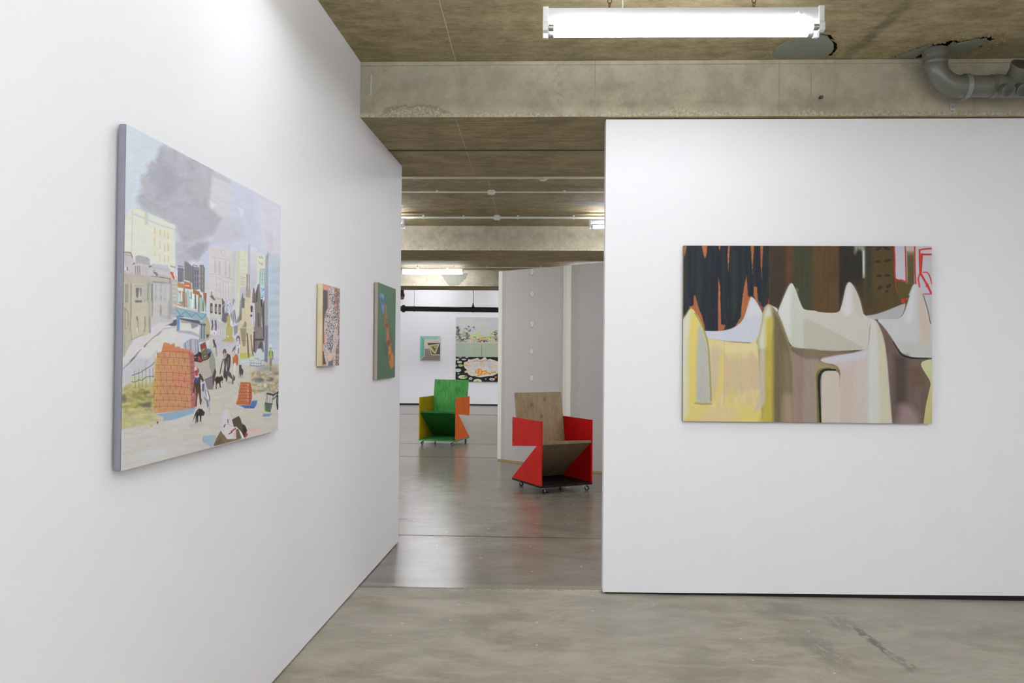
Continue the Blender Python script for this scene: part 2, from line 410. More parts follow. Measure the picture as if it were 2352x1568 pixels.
for loop in ([(XL,YB),(XR,YB),(XR,16.5),(XL,16.5)], patch_out, hole_out):
    vs = [b.verts.new((x, y, ZC)) for x, y in loop]
    edges += [b.edges.new((vs[i], vs[(i+1) % len(vs)])) for i in range(len(vs))]
bmesh.ops.triangle_fill(b, use_beauty=True, edges=edges)
for f in b.faces:
    f.normal_update()
    if f.normal.z > 0: f.normal_flip()
for loop in (patch_out, hole_out):           # the broken edges rise into the slab
    lo = [b.verts.new((x, y, ZC)) for x, y in loop]; hi = [b.verts.new((x, y, ZC + 0.06)) for x, y in loop]
    n = len(loop)
    for i in range(n): b.faces.new((lo[i], lo[(i+1) % n], hi[(i+1) % n], hi[i])).material_index = 1
    b.faces.new(hi).material_index = 1
vs = [b.verts.new(p) for p in ((XL,YB,ZC+.14),(XR,YB,ZC+.14),(XR,16.5,ZC+.14),(XL,16.5,ZC+.14))]; b.faces.new(vs)
ceil = struct(obj('ceiling', b, [M['ceiling'], M['dark']]))
b = newbm(); box(b, XL, XR, 16.5, YF, ZC2, ZC2 + .12); struct(obj('ceiling_far', b, M['ceiling']))

def inset(loop, k, dz, seed, c=None):
    cx = sum(p[0] for p in loop)/len(loop); cy = sum(p[1] for p in loop)/len(loop); r = random.Random(seed)
    return [(cx + (x-cx)*(k + r.uniform(-.02, .02)), cy + (y-cy)*(k + r.uniform(-.02, .02))) for x, y in loop]
def slab_patch(name, loop, k, z0, z1, mat, seed, shift=(0, 0)):
    lp = [(x + shift[0], y + shift[1]) for x, y in inset(loop, k, 0, seed)]
    bm_ = newbm(); prism(bm_, lp, z0, z1, axis='z')
    bmesh.ops.triangulate(bm_, faces=[f for f in bm_.faces if len(f.verts) > 4])
    return obj(name, bm_, mat, ceil)
slab_patch('mortar_patch', patch_out, 0.95, ZC - 0.002, ZC + 0.006, M['mortar'], 8, (-0.006, 0.012))
slab_patch('mortar_patch', [p for p in hole_out if p[0] < 2.09], 0.88, ZC - 0.003, ZC + 0.006, M['mortar'], 9, (0.0, 0.024))
slab_patch('mortar_patch', [p for p in hole_out if p[0] > 2.14], 0.88, ZC - 0.003, ZC + 0.006, M['mortar'], 10, (0.0, 0.024))
# crumbs of broken concrete round both holes
def crumbs(loop, n, seed, spread, mat, lim=None):
    r = random.Random(seed); bm_ = newbm()
    for i in range(n):
        x, y = r.choice(loop)
        cx = sum(p[0] for p in loop)/len(loop); cy = sum(p[1] for p in loop)/len(loop)
        d = Vector((x-cx, y-cy)).normalized() * r.uniform(0.0, spread)
        px_, py_ = x + d.x + r.uniform(-.015, .015), y + d.y + r.uniform(-.01, .01)
        if py_ > 4.445 or (lim and not lim(px_, py_)): continue
        s = r.uniform(0.003, 0.009)
        mt = Matrix.Translation((px_, py_, ZC - s*0.1)) @ Matrix.Rotation(r.uniform(0, 6), 4, 'Z') @ Matrix.Diagonal((1.4, 1, 0.5, 1))
        bmesh.ops.create_icosphere(bm_, subdivisions=1, radius=s, matrix=mt)
    o = obj('broken_edge', bm_, mat, ceil); o['kind'] = 'stuff'; return o
crumbs(patch_out, 130, 1, 0.03, M['rubble'], lambda x, y: not (x < 1.5 and y < 4.2))
crumbs(hole_out, 420, 2, 0.07, M['rubble'])

# beams (downstand ribs across the hall)
def beam(y0, y1, name, parent=None, zs=ZS, ledge=True):
    bm_ = newbm(); box(bm_, XL, XR, y0, y1, zs, ZC + 0.02)
    if ledge: box(bm_, XL, XR, y0 - 0.006, y0 + 0.01, ZC - 0.022, ZC - 0.001)
    return obj(name, bm_, M['beam'], parent)
A = struct(beam(4.47, 5.160, 'trim_1'))
b = newbm(); box(b, XL, XR, 5.216, 5.97, ZS, ZC + 0.02); obj('beam_half', b, M['beam'], A)
# dark mortar in the joint between the two halves, with a ragged lip
jm = plain('joint_mortar_grey', (70, 68, 55), 0.95)
b = newbm(); box(b, XL, XR, 5.159, 5.217, ZS - .0012, ZC); obj('joint_mortar', b, jm, A)
b = newbm(); r = random.Random(4); xs = [XL + i*0.03 for i in range(int((XR-XL)/0.03))]; prev = None
for i, x in enumerate(xs):
    wv = 0.003 + 0.022 * abs(math.sin(x*1.9) * math.sin(x*0.7 + 1)) + r.uniform(0, .006)
    cur = [b.verts.new((x, 5.155, ZS + 0.0005)), b.verts.new((x, 5.160 + wv*.5, ZS - 0.004)), b.verts.new((x, 5.160 + wv, ZS - 0.001))]
    if prev: b.faces.new((prev[0], cur[0], cur[1], prev[1])); b.faces.new((prev[1], cur[1], cur[2], prev[2]))
    prev = cur
obj('joint_lip', b, M['beam'], A)
struct(beam(10.21, 11.35, 'trim_2')); struct(beam(15.56, 16.57, 'trim_3'))
b = newbm(); box(b, XL, XR, 16.5, 16.57, ZC - .01, ZC2); obj('upstand', b, M['beam'], ceil)

# left partition wall, stepped under the beam, over a recessed strip coloured dark as shadow gap
TH = 0.14
def lprof():                                  # outline in (y, z)
    return [(YB + .02, 0.014), (LEND, 0.006), (LEND, ZS + 0.0), (4.466, ZS + 0.0), (4.466, ZC), (YB + .02, ZC)]
b = newbm(); A_, B_ = [], []
for y, z in lprof(): A_.append(b.verts.new((lwx(y), y, z))); B_.append(b.verts.new((lwx(y) - TH, y, z)))
f1 = b.faces.new(A_); f2 = b.faces.new(B_[::-1]); n = len(A_)
for i in range(n): b.faces.new((A_[i], B_[i], B_[(i+1) % n], A_[(i+1) % n]))
bmesh.ops.recalc_face_normals(b, faces=b.faces[:])
wl = struct(obj('wall_left', b, M['white']))
b = newbm()
v = [b.verts.new((lwx(y) + dx, y, z)) for z in (0.0, 0.02) for y, dx in ((YB + .03, -0.012), (LEND - 0.012, -0.012), (LEND - 0.012, -TH + 0.012), (YB + .03, -TH + 0.012))]
for q in ((0,1,5,4),(1,2,6,5),(2,3,7,6),(3,0,4,7)): b.faces.new([v[i] for i in q])
obj('base_strip', b, M['dark'], wl)  # dark colour gives the shadow gap under the wall

# right partition wall under the beam
b = newbm()
prism(b, [(0.362, 0.010), (3.98, 0.042), (3.98, ZS - 0.006), (0.366, ZS - 0.006)], 4.50, 4.60, axis='y')
wr = struct(obj('wall_right', b, M['white']))
b = newbm(); box(b, 0.375, 3.97, 4.512, 4.59, 0, 0.05); obj('base_strip', b, M['dark'], wr)  # coloured dark as the shadow gap at the floor
b = newbm(); box(b, 0.375, 3.97, 4.53, 4.58, ZS - 0.006, ZS); obj('head_strip', b, M['dark'], wr)  # dark strip stands for the shaded gap below the beam

# outer walls
b = newbm(); box(b, XL, XR, YF, YF + .12, 0.035, ZC2); wf = struct(obj('wall_far', b, M['white']))
b = newbm(); box(b, XL, XR, YF + 0.02, YF + .1, 0, 0.035); obj('base_strip', b, M['dark'], wf)  # near-black for the shadow gap under the far wall
b = newbm(); box(b, XL, XR, YB - .12, YB, 0, ZC); struct(obj('wall_back', b, M['white']))
b = newbm(); box(b, XL - .12, XL, YB, YF, 0, ZC2); struct(obj('wall_side_left', b, M['white']))
b = newbm(); box(b, XR, XR + .12, YB, YF, 0, ZC2); struct(obj('wall_side_right', b, M['white']))
b = newbm(); box(b, 4.0, 4.12, YB, 4.46, 0, ZC); struct(obj('wall_side', b, M['white']))

# bare plasterboard partition standing obliquely in the hall
PA, PB = Vector((-0.528, 10.083, 0)), Vector((0.727, 9.045, 0))
pd = (PB - PA).normalized(); pth = math.atan2(pd.y, pd.x); PH = 2.392
b = newbm(); box(b, 0, 3.2, 0, 0.11, 0.022, PH)
wp = struct(obj('wall_inner', b, M['board'], None, loc=PA, rotz=pth))
b = newbm(); box(b, 0.004, 3.2, 0.004, 0.106, 0, 0.022); obj('base_strip', b, M['timber'], wp)
for s_x, s_z in ((0.553, 2.352), (0.556, 2.083), (0.558, 1.717), (0.555, 1.383), (0.558, 1.053), (0.557, 0.72), (0.556, 0.40)):
    b = newbm(); rr = random.Random(int(s_z*100)); seg = 18; c0 = b.verts.new((s_x, -0.0016, s_z)); ring = []
    for k in range(seg):
        R_ = 0.030 * rr.uniform(0.86, 1.12); ring.append(b.verts.new((s_x + R_*math.cos(2*PI*k/seg), -0.0004, s_z + 1.15*R_*math.sin(2*PI*k/seg))))
    RING = [tuple(v_.co) for v_ in ring]
    for k in range(seg): b.faces.new((c0, ring[k], ring[(k+1) % seg]))
    bmesh.ops.recalc_face_normals(b, faces=b.faces[:])
    obj('filled_screw_head', b, M['filler'], wp)
    b = newbm(); r1 = [b.verts.new((q[0], -0.0005, q[2])) for q in RING]
    r0 = [b.verts.new((s_x + (q[0] - s_x)*rr.uniform(1.22, 1.5), -0.0002, s_z - .003 + (q[2] - s_z)*rr.uniform(1.22, 1.45))) for q in RING]
    for k in range(seg): b.faces.new((r1[k], r1[(k+1) % seg], r0[(k+1) % seg], r0[k]))
    obj('filler_ring', b, M['ring'], wp)

# ------------------------------------------------------------------ fluorescent battens
def make_batten(L, y_tubes=(-0.036, 0.036), chains=0.0, twin=True, name='batten_light', starter=True, tube='tube'):
    """hangs from local z = 0 (top of housing) downwards, long axis x, centred; returns the Empty"""
    t = empty(name)
    bm_ = newbm(); box(bm_, -L/2 + .012, L/2 - .012, -0.035, 0.035, -0.052, 0); bevel(bm_, 0.004)
    obj('housing', bm_, M['enamel'], t, True)
    for s in (-1, 1):
        bm_ = newbm()
        prism(bm_, [(-0.040, 0.004), (0.040, 0.004), (0.042, -0.062), (0.050, -0.074), (0.050, -0.104), (0.025, -0.108), (0.014, -0.078), (-0.014, -0.078), (-0.025, -0.108), (-0.050, -0.104), (-0.050, -0.074), (-0.042, -0.062)] if twin else
              [(-0.038, 0.004), (0.038, 0.004), (0.038, -0.06), (0.016, -0.072), (0.016, -0.106), (-0.016, -0.106), (-0.016, -0.072), (-0.038, -0.06)], s*L/2 - (0.024 if s > 0 else 0.0), s*L/2 + (0.0 if s > 0 else 0.024), axis='x')
        bevel(bm_, 0.002)
        o = obj('lamp_holder', bm_, M['cap'], t, True)
        for yy in (y_tubes if twin else (0,)):
            bm_ = newbm(); cyl(bm_, (s*(L/2 - .026), yy, -0.088), (s*(L/2 - .048), yy, -0.088), 0.0136, 16)
            obj('tube_cap', bm_, M['steel'], t, True)
    for yy in (y_tubes if twin else (0,)):
        bm_ = newbm(); 
        if twin: cyl(bm_, (-L/2 + .047, yy, -0.088), (L/2 - .047, yy, -0.088), 0.0130, 10)
        else: prism(bm_, [(-.046, -.014), (-.046, -.06), (-.036, -.088), (0, -.097), (.036, -.088), (.046, -.06), (.046, -.014), (.0355, -.014), (.0355, -.053), (-.0355, -.053), (-.0355, -.014)], -L/2 + .026, L/2 - .026, axis='x')
        obj('fluorescent_tube' if twin else 'diffuser', bm_, M[tube], t, True)
    if starter:
        bm_ = newbm(); cyl(bm_, (L/2 - 0.10, -0.034, -0.026), (L/2 - 0.10, -0.047, -0.026), 0.0105, 18)
        box(bm_, L/2 - .118, L/2 - .082, -0.0365, -0.034, -0.029, -0.023)
        obj('starter', bm_, M['cap'], t, True)
    return t

def chain(parent, x, z0, z1):
    bm_ = newbm(); z = z0 - 0.004; k = 0
    # open hook at the housing
    pts = [(x, 0, z0 - .004), (x + .004, 0, z0 + .008), (x + .001, 0, z0 + .018)]
    sweep(bm_, pts, 0.0022, 6); z = z0 + 0.026
    while z < z1 - 0.008:
        ang = 0.35 if k % 2 == 0 else 1.45
        torus(bm_, (x, 0, z), 0.0085, 0.0021, (math.cos(ang), math.sin(ang), 0), 14, 6)
        for v in bm_.verts[-14*6:] if False else []: pass
        z += 0.0165; k += 1
    o = obj('chain', bm_, M['chain'], parent, True)
    return o
def hook(parent, x, z):
    bm_ = newbm(); cyl(bm_, (x, 0, z), (x, 0, z - .012), 0.003, 8); torus(bm_, (x, 0, z - .018), 0.008, 0.002, (0, 1, 0), 12, 6)
    return obj('ceiling_hook', bm_, M['chain'], parent, True)

nb = make_batten(1.205); nb.location = (0.606, 3.47, 2.838)
nb.rotation_euler = (0, math.radians(0.25), 0)
for x in (-0.312, 0.313): chain(nb, x, 0.0, ZC - 2.838 - 0.024); hook(nb, x, ZC - 2.838)
bm_ = newbm(); sweep(bm_, [(-0.26, .01, 0), (-0.253, .01, .03), (-0.258, .012, .09), (-0.275, .012, .152)], 0.0035, 8)
obj('flex', bm_, M['cap'], nb, True)
tag(nb, 'large twin-tube fluorescent batten hanging on chains in the foreground', 'light')

def copy_tree(o, parent=None):
    c = o.copy(); COL.objects.link(c)
    if parent: c.parent = parent
    for ch in o.children: copy_tree(ch, c)
    return c
def spacers(t):
    for x in (-0.28, 0.28):
        bm_ = newbm(); box(bm_, x - .02, x + .02, -0.03, 0.03, 0, 0.036); obj('spacer_bracket', bm_, M['cap'], t)
single = make_batten(1.2, tube='tube_hall'); spacers(single)
single.location = (1.16, 9.26, 2.917)
tag(single, 'fluorescent batten half hidden by the right partition, on concrete ceiling', 'light', 'battens under the hall ceiling')
lamp2 = copy_tree(single); lamp2.location = (-2.19, 9.26, 2.917)
tag(lamp2, 'fluorescent batten of which only the right end shows past the left wall', 'light', 'battens under the hall ceiling')
lamp3 = make_batten(1.15, twin=False, starter=False, tube='diffuser'); spacers(lamp3); lamp3.location = (-2.035, 14.98, 2.945)
tag(lamp3, 'whole glowing fluorescent batten before the farthest beam above the green chair', 'light', 'battens under the hall ceiling')
# unseen battens, mostly added as fill; the wash row follows the bright far wall
HID_NEAR = [(-0.33, 2.74), (3.2, -1.6), (3.2, -0.3), (-0.3, -2.85), (1.1, -2.9), (2.5, -2.9), (0.4, -0.15), (0.3, 1.2), (2.4, 0.4), (-0.40, -0.6), (1.0, -0.75), (2.6, -0.9), (-0.35, -2.2), (1.1, -2.3), (2.7, -2.4), (1.6, 0.1), (-0.38, 0.35), (2.5, -1.7), (1.1, -1.55), (-0.38, -1.4)]  # first one inferred from the left wall's hot spot, the rest added fill
HID_HALL = [(1.75, 6.75), (3.2, 6.75), (4.7, 6.75), (-2.4, 6.9), (-3.9, 6.9), (-5.2, 6.9), (2.7, 9.26), (4.2, 9.26), (-3.8, 9.26), (-5.2, 9.26),
            (-3.6, 12.2), (-5.1, 12.2), (2.2, 12.4), (3.8, 12.4), (1.2, 14.98), (2.7, 14.98), (4.2, 14.98), (-4.0, 14.98), (-5.3, 14.98)]  # mostly added to brighten the hall, none in view
FILL_FAR = [(-2.3, 18.0), (0.2, 18.0), (-4.6, 18.0), (2.6, 18.0)]  # unseen, added to lift the far wall
HID_WASH = [(-2.85, 20.2), (-0.40, 20.2), (-5.0, 20.2), (2.0, 20.2)]
for x, y in HID_NEAR:
    l_ = copy_tree(nb); l_.location = (x, y, 2.838); l_.rotation_euler = (0, 0, 0)
    tag(l_, 'unseen twin-tube fluorescent batten on chains, put in to light the near room', 'light', 'unseen battens put in to light the near room')
for x, y in HID_WASH:
    l_ = copy_tree(nb); l_.location = (x, y, ZC2 - (ZC - 2.838)); l_.rotation_euler = (0, 0, 0)
    tag(l_, 'twin-tube fluorescent batten before the far wall, hidden above the farthest beam', 'light', 'battens above the far wall outside the view')
for x, y in HID_HALL + FILL_FAR:
    l_ = copy_tree(single); l_.location = (x, y, 2.953 if y < 16 else ZC2 - 0.037)
    tag(l_, 'unseen fluorescent batten on the ceiling, put in to light the hall', 'light', 'unseen battens put in to light the hall')

# ------------------------------------------------------------------ conduits under the hall ceiling
def conduit(y, z, r, boxes, clips, label, mat='conduit', bs=0.034):
    t = empty('conduit', (0, y, z))
    bm_ = newbm(); cyl(bm_, (XL + .01, 0, 0), (XR - .01, 0, 0), r, 12); obj('tube', bm_, M[mat], t, True)
    for x in boxes:
        bm_ = newbm(); cyl(bm_, (x, 0, ZC - z - 0.001), (x, 0, -r - 0.012), bs, 20); cyl(bm_, (x, 0, -r - .012), (x, 0, -r - .016), bs*0.86, 20)
        for s in (-1, 1): cyl(bm_, (x + s*(bs - .004), 0, 0), (x + s*(bs + .016), 0, 0), r*1.35, 12)
        obj('junction_box', bm_, M[mat], t, True)
    for x in clips:
        bm_ = newbm(); cyl(bm_, (x - .009, 0, 0), (x + .009, 0, 0), r*1.35, 12); box(bm_, x - .012, x + .012, -r*0.9, r*0.9, 0, ZC - z - 0.0005)
        obj('clip', bm_, M[mat], t, True)
    tag(t, label, 'conduit'); return t
conduit(7.30, 2.964, 0.0125, [0.02], [-1.17, -0.20, 0.85], 'nearest white conduit across the ceiling, just behind the wide beam')
conduit(7.99, 2.972, 0.007, [-0.5], [-1.05, 0.24], 'thin middle cable conduit with a greyish round box on the ceiling', bs=0.036)
conduit(9.43, 2.964, 0.0125, [-0.52], [-1.40, -0.92, -0.27, 0.39], 'farther white conduit with round white box between two battens', bs=0.036)
conduit(14.83, 2.966, 0.009, [], [-2.3, -1.62, -1.0, 0.0], 'farthest thin conduit, running above the whole glowing batten', bs=0.03)
bm_ = newbm(); box(bm_, -0.03, 0.03, -.02, .02, -0.09, 0); bevel(bm_, .004)
# small metal bracket fixed to the soffit of the third bay
o = obj('ceiling_bracket', bm_, M['steel'], None, False, loc=(-0.66, 13.1, ZC))
tag(o, 'small shiny metal bracket on the ceiling above the plasterboard partition', 'bracket')

# ------------------------------------------------------------------ black pipe at the far end
t = empty('suspended_pipe', (0, 17.2, 2.32))
bm_ = newbm(); cyl(bm_, (XL + .02, 0, 0.025), (XR - .02, 0, -0.065), 0.056, 20); obj('tube', bm_, M['black'], t, True)
def pz(x): return 0.025 - 0.09*(x - XL)/(XR - XL)
bm_ = newbm(); x = -2.963
sweep(bm_, [(x - .04, 0, pz(x)), (x - .036, 0, pz(x)), (x - .03, 0, pz(x)), (x + .03, 0, pz(x)), (x + .036, 0, pz(x)), (x + .04, 0, pz(x))], [0.058, .068, .072, .072, .068, .058], 20)
for s in (-1, 1): box(bm_, x - .02, x + .02, -.02, .02, pz(x) + (.06 if s > 0 else -.08), pz(x) + (.08 if s > 0 else -.06))
obj('coupling', bm_, M['black'], t, True)
for x in (-2.73, -1.45, 0.2):
    bm_ = newbm(); cyl(bm_, (x, 0, pz(x) + .055), (x, 0, ZC2 - 2.32 - 0.0005), 0.006, 8)
    h = obj('hanger_rod', bm_, M['steel'] if x < -2 else M['rust'], t, True)
    bm_ = newbm(); cyl(bm_, (x - .016, 0, pz(x)), (x + .016, 0, pz(x)), 0.0615, 20)
    if x > -2: sweep(bm_, [(x, 0, pz(x) + .05), (x, 0, pz(x) + .075), (x, 0, pz(x) + .10), (x, 0, pz(x) + .14)], [.03, .028, .016, .012], 12)
    obj('pipe_clamp', bm_, M['black'], t, True)
tag(t, 'long black pipe hung on thin rods before the far white wall', 'pipe')
t = empty('rusty_pipe_stub', (-3.005, 17.05, 2.47))
bm_ = newbm(); sweep(bm_, [(0, 0, .10), (0, 0, .14), (0.0, 0, .19), (0, 0, ZC2 - 2.47)], [.085, .088, .07, .066], 18); obj('tube', bm_, M['rust'], t, True)
bm_ = newbm(); sweep(bm_, [(0, 0, 0.04), (0, 0, .055), (0, 0, .10)], [.05, .075, .08], 18); obj('collar', bm_, M['mortar'], t, True)
bm_ = newbm(); cyl(bm_, (-0.045, 0, -.02), (-0.045, 0, .06), 0.02, 10); obj('bolt', bm_, M['rust'], t, True)
tag(t, 'dark reddish rusty pipe stub above the black pipe at the left wall edge', 'pipe')

# ------------------------------------------------------------------ grey soil pipe under the near beam
PX, PY_, PZ, PR = 2.112, 4.33, 2.79, 0.056
t = empty('drain_pipe', (PX, PY_, PZ))
bm_ = newbm(); pts, rad = [], []
Rb = 0.125
pts += [(0, 0, 0.20), (0, 0, Rb)]; rad += [PR, PR]
for k in range(1, 12):
    a_ = k/12*PI/2; pts.append((Rb - Rb*math.cos(a_), 0, Rb - Rb*math.sin(a_))); rad.append(PR*1.06)
pts += [(Rb, 0, 0), (Rb + .02, 0, 0)]; rad += [PR*1.06, PR*1.06]
sweep(bm_, pts, rad, 28); obj('elbow', bm_, M['pvc'], t, True)
bm_ = newbm(); prof = []
for z, r_ in ((0.118, .060), (.122, .0625), (.140, .0625), (.142, .0610), (.152, .0610), (.154, .0640), (.166, .0640), (.168, .0615), (.178, .0615), (.180, .0650), (.192, .0650), (.194, .062), (.2, .062)): prof.append(((0, 0, z), r_))
sweep(bm_, [p for p, _ in prof], [q for _, q in prof], 28); obj('socket_collar', bm_, M['pvc'], t, True)
bm_ = newbm(); prof = [(.142, .060), (.146, .0635), (.172, .0635), (.176, .0585), (.30, .0585)]
sweep(bm_, [(x, 0, 0) for x, _ in prof], [q for _, q in prof], 28); obj('straight_pipe', bm_, M['pvc'], t, True)
bm_ = newbm(); prof = [(.282, .0585), (.284, .0625), (.300, .0625), (.302, .061), (.315, .061), (.317, .0625), (.335, .0625), (.337, .060), (.78, .060)]
sweep(bm_, [(x, 0, 0) for x, _ in prof], [q for _, q in prof], 28); obj('manifold', bm_, M['pvc'], t, True)
mf = t.children[-1] if False else [c for c in t.children if c.name.startswith('manifold')][0]
def socket(c, d, r_, L_, nm):
    c, d = Vector(c), Vector(d).normalized(); bm_ = newbm(); seg = 24
    prof = [(0, r_), (L_*0.8, r_), (L_*0.8, r_*1.1), (L_, r_*1.1), (L_, r_*0.92), (L_*0.05, r_*0.88)]
    rr = sweep(bm_, [c + d*q for q, _ in prof], [p for _, p in prof], seg, cap=False)
    bm_.faces.new(rr[-1])
    bmesh.ops.recalc_face_normals(bm_, faces=bm_.faces[:])
    return obj(nm, bm_, M['pvc'], mf, True)
socket((.330, -.035, -.022), (0.0, -0.82, -0.42), 0.030, 0.072, 'branch_socket')
socket((.405, -.035, -.022), (0.0, -0.82, -0.42), 0.030, 0.072, 'branch_socket')
socket((.480, -.035, -.022), (0.0, -0.82, -0.42), 0.030, 0.072, 'branch_socket')
socket((.418, -.015, .03), (0.05, -0.62, 0.62), 0.058, 0.085, 'branch_socket')
# galvanised strap that holds the elbow to the beam
bm_ = newbm(); seg = 26; R_ = 0.0665; outp = []
for k in range(seg + 1):
    a_ = math.radians(100 - k*250/seg); outp.append((math.cos(a_)*R_*-1, math.sin(a_)*R_))
ring = []
for (yy, zz) in [(-math.cos(math.radians(q))*R_, math.sin(math.radians(q))*R_) for q in np.linspace(115, -80, 24)]: ring.append((yy, zz))
ring += [(0.05, -0.063), (0.10, -0.052), (0.131, -0.046)]
ring = [(y_, z_) for y_, z_ in ring]
pv = None
for i, (yy, zz) in enumerate(ring):
    sh = 0.0
    cur = [bm_.verts.new((0.158 + sh + dx, yy, zz)) for dx in (-.0125, .0125)]
    if pv: bm_.faces.new((pv[0], pv[1], cur[1], cur[0]))
    pv = cur
bmesh.ops.solidify(bm_, geom=bm_.faces[:], thickness=0.002)
box(bm_, .1455, .1705, .129, .134, -.088, -.044)
st = obj('strap', bm_, M['strap'], t)
bm_ = newbm(); cyl(bm_, (0.158, 0.118, -0.070), (0.158, 0.1375, -0.070), 0.009, 6); obj('bolt', bm_, M['steel'], st)
tag(t, 'grey plastic drain pipe bending out of a broken ceiling hole along the beam', 'pipe')
# small eye bolt in the beam face
bm_ = newbm(); cyl(bm_, (0, 0, 0), (0, -.022, 0), 0.0035, 8); torus(bm_, (0, -.030, 0), .009, .0028, (0, 0.4, 1), 14, 6)
o = obj('eye_bolt', bm_, M['rust'], None, True, loc=(1.545, 4.47, 2.772)); tag(o, 'small dark eye bolt in the beam face left of the drain pipe', 'bolt')

# ------------------------------------------------------------------ zigzag armchairs on castors
def wood(name, rgb, rgb2, knots=(), rough=0.5, axis='z', stain=0.5):
    t = NT(name); p = t.oco()
    sc = (22, 22, 1.6) if axis == 'z' else (22, 1.6, 22)
    g = t.noise(t.scale(p, *sc), 2.0, 5, 0.65, 0.8); bl = t.noise(p, 6, 4, 0.6)
    c1, c2 = s2l(rgb), s2l(rgb2)
    col = t.mix(t.ramp(g, 0.3, 0.7), c1, c2)
    col = t.mix(t.ramp(bl, 0.45, 0.75, 0, stain), col, tuple(v*0.6 for v in c1))
    for kx, kz, kr in knots:
        x, y, z = t.sep(p)
        dx = t.math('DIVIDE', t.math('SUBTRACT', x, kx), kr); dz = t.math('DIVIDE', t.math('SUBTRACT', z, kz), kr*1.3)
        d = t.math('SQRT', t.math('ADD', t.math('MULTIPLY', dx, dx), t.math('MULTIPLY', dz, dz)))
        d = t.math('ADD', d, t.math('MULTIPLY', t.math('SUBTRACT', t.noise(t.scale(p, 1, 1, .5), 55, 4), .5), 2.2))
        col = t.mix(t.ramp(d, 0.0, 1.5, 0.5, 0), col, tuple(v*0.28 for v in c1))
    return t.out(col, rough, 0.12)
CW, CD = 0.585, 0.60
def make_chair(m_back, m_seat, m_base, m_left, m_right, m_edge):
    t = empty('armchair')
    k = 0.018
    bm_ = newbm(); box(bm_, 0, CW, 0, CD, 0.062, 0.082); bevel(bm_, .0015, 1); obj('base_board', bm_, m_base, t)
    prof = [(0, .083), (0, .698), (CD, .698), (CD, .405), (.085, .457), (CD, .083)]
    for nm, x0, mm in (('side_panel', 0.0, m_left), ('side_panel', CW - k, m_right)):
        bm_ = newbm()
        A_ = [bm_.verts.new((x0, y, z)) for y, z in prof]; B_ = [bm_.verts.new((x0 + k, y, z)) for y, z in prof]
        fs = []
        for L_ in (A_, B_):
            for q in ((0, 1, 4), (1, 2, 3, 4), (0, 4, 5)): fs.append(bm_.faces.new([L_[i] for i in q]))
        for i in range(6):
            f = bm_.faces.new((A_[i], B_[i], B_[(i+1) % 6], A_[(i+1) % 6])); fs.append(f)
        bmesh.ops.recalc_face_normals(bm_, faces=fs)
        sp = obj(nm, bm_, mm, t)
        xo = x0 - 0.0006 if x0 == 0 else x0 + k + 0.0006
        for (y, z) in ((CD - .025, .672), (CD - .03, .43), (0.088, .447)):
            bm_ = newbm(); cyl(bm_, (xo, y, z), (x0 + k/2, y, z), 0.005, 10); obj('screw', bm_, M['steel'], sp)
    # seat board, rising to the front
    def board(y0, z0, y1, z1, th, up_):
        d = Vector((y1 - y0, z1 - z0)).normalized(); n_ = Vector((-d.y, d.x)) * (th if up_ else -th)
        return [(y0, z0), (y1, z1), (y1 + n_.x, z1 + n_.y), (y0 + n_.x, z0 + n_.y)]
    g = k + .001
    bm_ = newbm(); prism(bm_, [(-.003, .499), (.512, .446), (.512, .424), (-.003, .474)], g, CW - g, axis='x'); obj('seat', bm_, m_seat, t)
    bm_ = newbm(); prism(bm_, [(.004, .473), (.022, .471), (.578, .0835), (.552, .0835)], g, CW - g, axis='x'); obj('front_board', bm_, m_seat, t)
    bm_ = newbm(); prism(bm_, [(.500, .448), (.518, .446), (.603, .945), (.585, .948)], g, CW - g, axis='x'); obj('backrest', bm_, m_back, t)
    return t
def add_castors(t, angs):
    for (x, y), a_ in zip(((.055, .05), (CW - .055, .05), (.055, CD - .06), (CW - .055, CD - .06)), angs):
        bm_ = newbm(); box(bm_, -.022, .022, -.022, .022, .058, .0615); cyl(bm_, (0, 0, .058), (0, 0, .050), .014, 14); p_ = None
        for s in (-1, 1):
            A_ = [(0.004, .054), (-.008, .054), (-.026, .026), (-.020, .018), (-.012, .022)]
            prism(bm_, A_, s*.0125 - .001, s*.0125 + .001, axis='y')
        c = obj('castor', bm_, M['steel'], t, True, loc=(x, y, 0), rotz=a_)
        bm_ = newbm(); torus(bm_, (-.020, 0, .0245), .0165, .008, (0, 1, 0), 24, 8); wh = obj('wheel', bm_, M['rubber'], c, True)
        bm_ = newbm(); cyl(bm_, (-.020, -.0085, .0245), (-.020, .0085, .0245), .0115, 18); cyl(bm_, (-.020, -.014, .0245), (-.020, .014, .0245), .004, 10); obj('hub', bm_, M['steel'], c, True)
red = lambda n, a, b_: wood(n, a, b_, stain=0.35)
t = make_chair(wood('aged_oak_ply', (142, 124, 96), (166, 146, 116), ((.20, .82, .022), (.36, .88, .025), (.31, .70, .02)), stain=0.35), wood('oak_ply_seat_shaded', (122, 109, 86), (144, 128, 102)),  # seat is the same wood, darkened for shade inside the chair
               wood('black_stained_ply', (26, 23, 22), (38, 34, 31)), wood('red_stained_ply', (180, 28, 24), (196, 38, 30), stain=0.3, rough=0.6), wood('deep_red_stained_ply', (172, 5, 8), (190, 10, 12), stain=0.3, rough=0.6), None)
t.location = (0.016, 7.632, 0); t.rotation_euler = (0, 0, math.radians(29)); add_castors(t, (0.4+PI, 2.4, -0.7+PI, 1.2))
tag(t, 'red-sided zigzag plywood armchair with a plain wooden back, on castors', 'chair', 'plywood armchairs in the hall')
